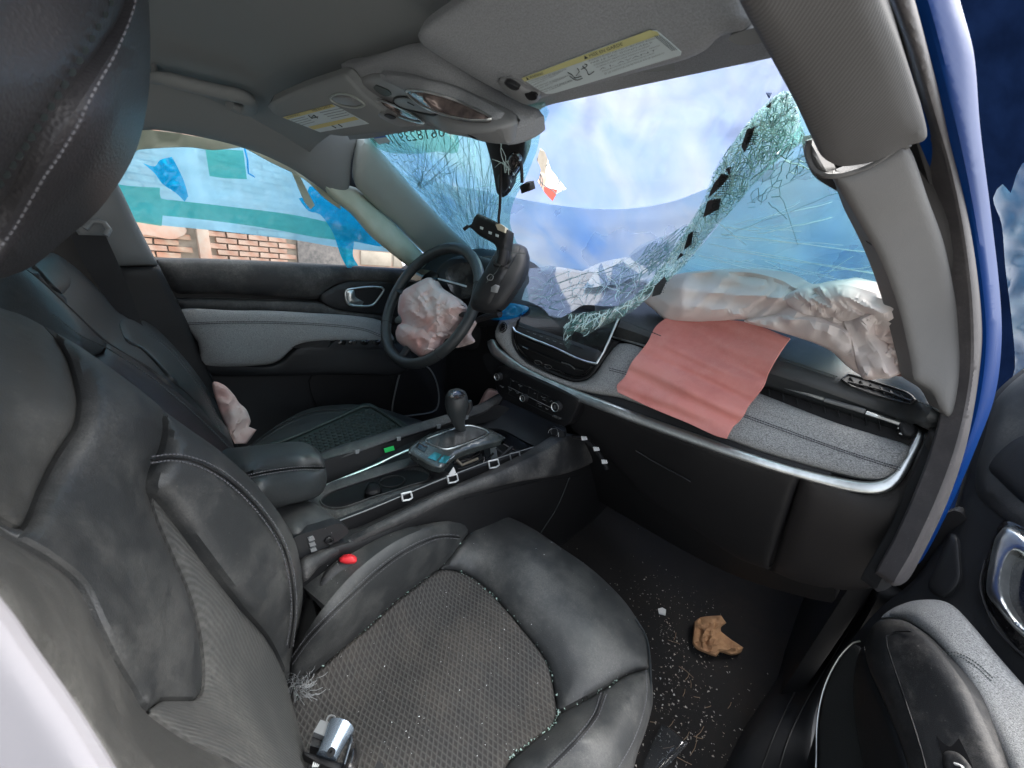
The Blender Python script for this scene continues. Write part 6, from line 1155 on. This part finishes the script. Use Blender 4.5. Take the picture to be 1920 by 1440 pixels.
panel('chrome_handle', [(1880, 990, 1), (1892, 988), (1920, 1004), (1990, 1080), (1960, 1090), (1925, 1050), (1905, 1035), (1888, 1060), (1882, 1110), (1900, 1150), (1925, 1176), (1960, 1190), (1940, 1206), (1905, 1182), (1870, 1140), (1850, 1110), (1854, 1060), (1866, 1010)], S_rd, m_chrome, pd, puff=.012, pw=.010, th=.012, off=.030, res=6)
line('handle_outline', [(1846, 1050), (1838, 1090), (1842, 1120), (1870, 1180), (1930, 1240), (1990, 1290)], S_rd, .0016, m_plastic, pd, off=.030)
S_ra = surf((1650, 1160, 'p', dp(.03)), (1740, 1125, 'p', dp(.03)), (1920, 1290, 'p', dp(.03)), (1780, 1240, 'p', dp(.07)), (1720, 1180, 'p', dp(.06)), (1920, 1420, 'p', dp(.08)))
panel('cloth_panel', [(1652, 1158), (1675, 1140), (1710, 1127), (1745, 1124), (1772, 1128), (1795, 1142), (1830, 1180), (1880, 1240), (1960, 1330), (2040, 1420), (2040, 1540), (1930, 1540), (1890, 1440), (1850, 1350), (1815, 1280), (1780, 1232), (1740, 1190), (1700, 1165), (1672, 1160)], S_ra, m_heather, pd, puff=.014, pw=.02, th=.05, res=9)
stitch('seam', [[(1768, 1228), (1800, 1232), (1830, 1250), (1860, 1278)], [(1764, 1222), (1800, 1226), (1833, 1245), (1863, 1273)]], S_ra, m_ink, pd, off=.0145, step=6, rad=.0008)
S_rb2 = surf((1640, 1185, 'p', dp(.075)), (1700, 1165, 'p', dp(.07)), (1780, 1235, 'p', dp(.08)), (1850, 1360, 'p', dp(.09)), (1720, 1440, 'p', dp(.11)), (1640, 1300, 'p', dp(.09)))
panel('armrest_top', [(1622, 1215), (1632, 1180), (1650, 1163), (1680, 1161), (1705, 1168), (1742, 1194), (1780, 1236), (1815, 1284), (1850, 1354), (1890, 1444), (1920, 1540), (1720, 1540), (1712, 1480), (1690, 1400), (1655, 1310), (1630, 1255)], S_rb2, m_plastic_d, pd, puff=.020, pw=.030, th=.06, res=9)
line('armrest_groove', [(1708, 1184), (1680, 1184), (1662, 1192), (1664, 1212), (1690, 1290), (1720, 1380), (1742, 1460)], S_rb2, .0012, m_plastic_dk, pd, off=.0195)
panel('pull_cup', [(1756, 1380, 1), (1780, 1400), (1798, 1384, 1), (1816, 1420), (1826, 1450), (1800, 1440), (1770, 1420)], S_rb2, m_plastic_dk, pd, th=.004, off=.0205, res=6)
panel('window_switch', [(1768, 1412), (1790, 1408), (1812, 1424), (1824, 1450), (1800, 1470), (1772, 1450)], S_rb2, m_plastic_d, pd, puff=.006, pw=.006, th=.01, off=.019, res=5)
line('switch_mark', [(1790, 1432), (1802, 1436), (1808, 1444)], S_rb2, .0014, m_white, pd, off=.026, res=4)
panel('armrest_side', [(1620, 1212), (1634, 1258), (1658, 1314), (1694, 1404), (1716, 1484), (1720, 1560), (1640, 1560), (1620, 1440), (1600, 1320), (1606, 1240)], surf((1620, 1212, 'p', dp(.06)), (1700, 1460, 'p', dp(.10)), (1620, 1440, 'p', dp(.04))), m_plastic, pd, puff=.012, pw=.02, th=.05, res=10)
S_rs = surf((1535, 1330, 'p', dp(.02)), (1600, 1205, 'p', dp(.02)), (1640, 1450, 'p', dp(.02)))
panel('speaker_mesh', [(1536, 1440), (1536, 1360), (1548, 1290), (1575, 1235), (1600, 1208), (1620, 1225), (1640, 1300), (1650, 1400), (1640, 1540), (1536, 1540)], S_rs, M('speaker_mesh', (.02, .022, .022), .7, bump=[('leather', 500, .8)]), pd, puff=.006, pw=.02, th=.02, res=10)
line('speaker_trim', [(1530, 1540), (1530, 1440), (1533, 1350), (1547, 1285), (1574, 1232), (1600, 1205), (1612, 1202)], S_rs, .0016, m_chrome, pd, off=.006)

# ------------------------------------------------------------------ footwell
panel('hinge_cover', [(1580, 1080), (1660, 1060), (1720, 1010), (1800, 960), (1850, 1100), (1720, 1220), (1560, 1220)], surf((1600, 1080, 'y', .36), (1800, 960, 'y', .30), (1700, 1200, 'y', .34)), m_plastic_dk, shell, th=.02, res=14)
S_sl = surf((1600, 1100, 'y', .55), (1400, 1400, 'z', .06), (1520, 1400, 'z', .10), (1640, 1110, 'y', .35), (1500, 1200, 'z', .07))
panel('sill_trim', [(1590, 1085), (1620, 1078), (1660, 1090), (1610, 1190), (1560, 1270), (1530, 1340), (1520, 1440), (1515, 1540), (1330, 1540), (1360, 1440), (1400, 1360), (1460, 1270), (1530, 1170)], S_sl, m_plastic, shell, puff=.012, pw=.03, th=.04, res=12)
line('sill_groove', [(1600, 1120), (1560, 1190), (1500, 1280), (1455, 1370), (1420, 1460)], S_sl, .0015, m_plastic_dk, shell, off=.0125)
line('sill_groove', [(1620, 1130), (1575, 1210), (1520, 1300), (1480, 1380), (1455, 1460)], S_sl, .0015, m_plastic_dk, shell, off=.0125)
S_pp = surf((1300, 1160, 'z', .025), (1390, 1220, 'z', .02), (1330, 1230, 'z', .02), (1345, 1160, 'z', .045))
panel('crumpled_paper', [(1302, 1166, 1), (1312, 1158), (1330, 1155), (1352, 1154, 1), (1362, 1168, 1), (1352, 1176), (1352, 1184, 1), (1372, 1200, 1), (1385, 1208), (1394, 1214, 1), (1388, 1225), (1372, 1228, 1), (1350, 1222), (1344, 1230), (1326, 1224), (1308, 1216), (1299, 1205), (1300, 1184)], S_pp, m_paper, None, puff=.016, pw=.03, th=.004, res=4.5, smooth=False, fn=fo(folds(22, .008, 3, o=4), folds(12, .004, 5, o=2)), label='crumpled piece of brown paper on the black footwell carpet', cat='paper')
S_f0 = surf((1240, 1145, 'z', .006), (1300, 1300, 'z', .006), (1400, 1200, 'z', .006))
panel('white_chip', [(1234, 1141, 1), (1242, 1139, 1), (1249, 1143, 1), (1248, 1153, 1), (1236, 1150, 1)], S_f0, m_white, None, th=.003, res=4, fn=folds(8, .002, 2), label='small white plastic chip on the carpet left of the brown paper', cat='chip')
S_cpz = surf((1240, 1360, 'z', .02), (1290, 1390, 'z', .02), (1250, 1430, 'z', .02))
panel('clear_plastic_cover', [(1240, 1358, 1), (1262, 1368), (1290, 1394, 1), (1268, 1420, 1), (1240, 1448), (1212, 1480, 1), (1205, 1440), (1222, 1395)], S_cpz, m_clear, None, th=.006, off=.01, puff=.004, pw=.01, res=7, label='clear scratched plastic cover lying on the floor beside the seat base', cat='plastic cover')
V = []; Fc = []
for _ in range(900):
    t = rnd.random(); x = 1240+rnd.gauss(0, 60)+t*40; y = 1080+t*330+rnd.gauss(0, 30)
    if x < 1060 or x > 1480 or y < 1000: continue
    r = rnd.choice([.0008, .001, .0012, .0016, .0022, .003]) if rnd.random() < .8 else .0035
    crumb(W(x, y, 'z', .003+r*.3), r*(.8 if y < 1150 else 1.0))
mesh('glass_crumbs', V, Fc, M('crumb', (.55, .55, .52), .4, col2=(.35, .27, .18), cs=30), None, smooth=False, kind='stuff', label='pale crumbs of broken glass scattered over the passenger footwell carpet', cat='glass crumbs')
V = []; Fc = []
for _ in range(20):
    x, y = rnd.gauss(1270, 50), rnd.uniform(1180, 1430); a = rnd.uniform(0, 3.14); c = W(x, y, 'z', .004); L_ = rnd.uniform(.006, .022)
    v, f = tube_geo([c, c+np.array([math.cos(a), math.sin(a), .1])*L_, c+np.array([math.cos(a+.1), math.sin(a+.1), .02])*L_*1.9], .0005, 4); b = len(V); V += v; Fc += [tuple(i+b for i in g) for g in f]
mesh('dry_straw', V, Fc, M('straw', (.34, .24, .15), .8), None, smooth=False, kind='stuff', label='dry straw and twig bits lying on the dirty footwell carpet', cat='straw')
tube('seat_base', [(.42, -.42, .03), (.42, .02, .03)], .02, m_plastic_dk, ps)
tube('seat_base', [(.16, -.42, .03), (.16, .02, .03)], .02, m_plastic_dk, ps)
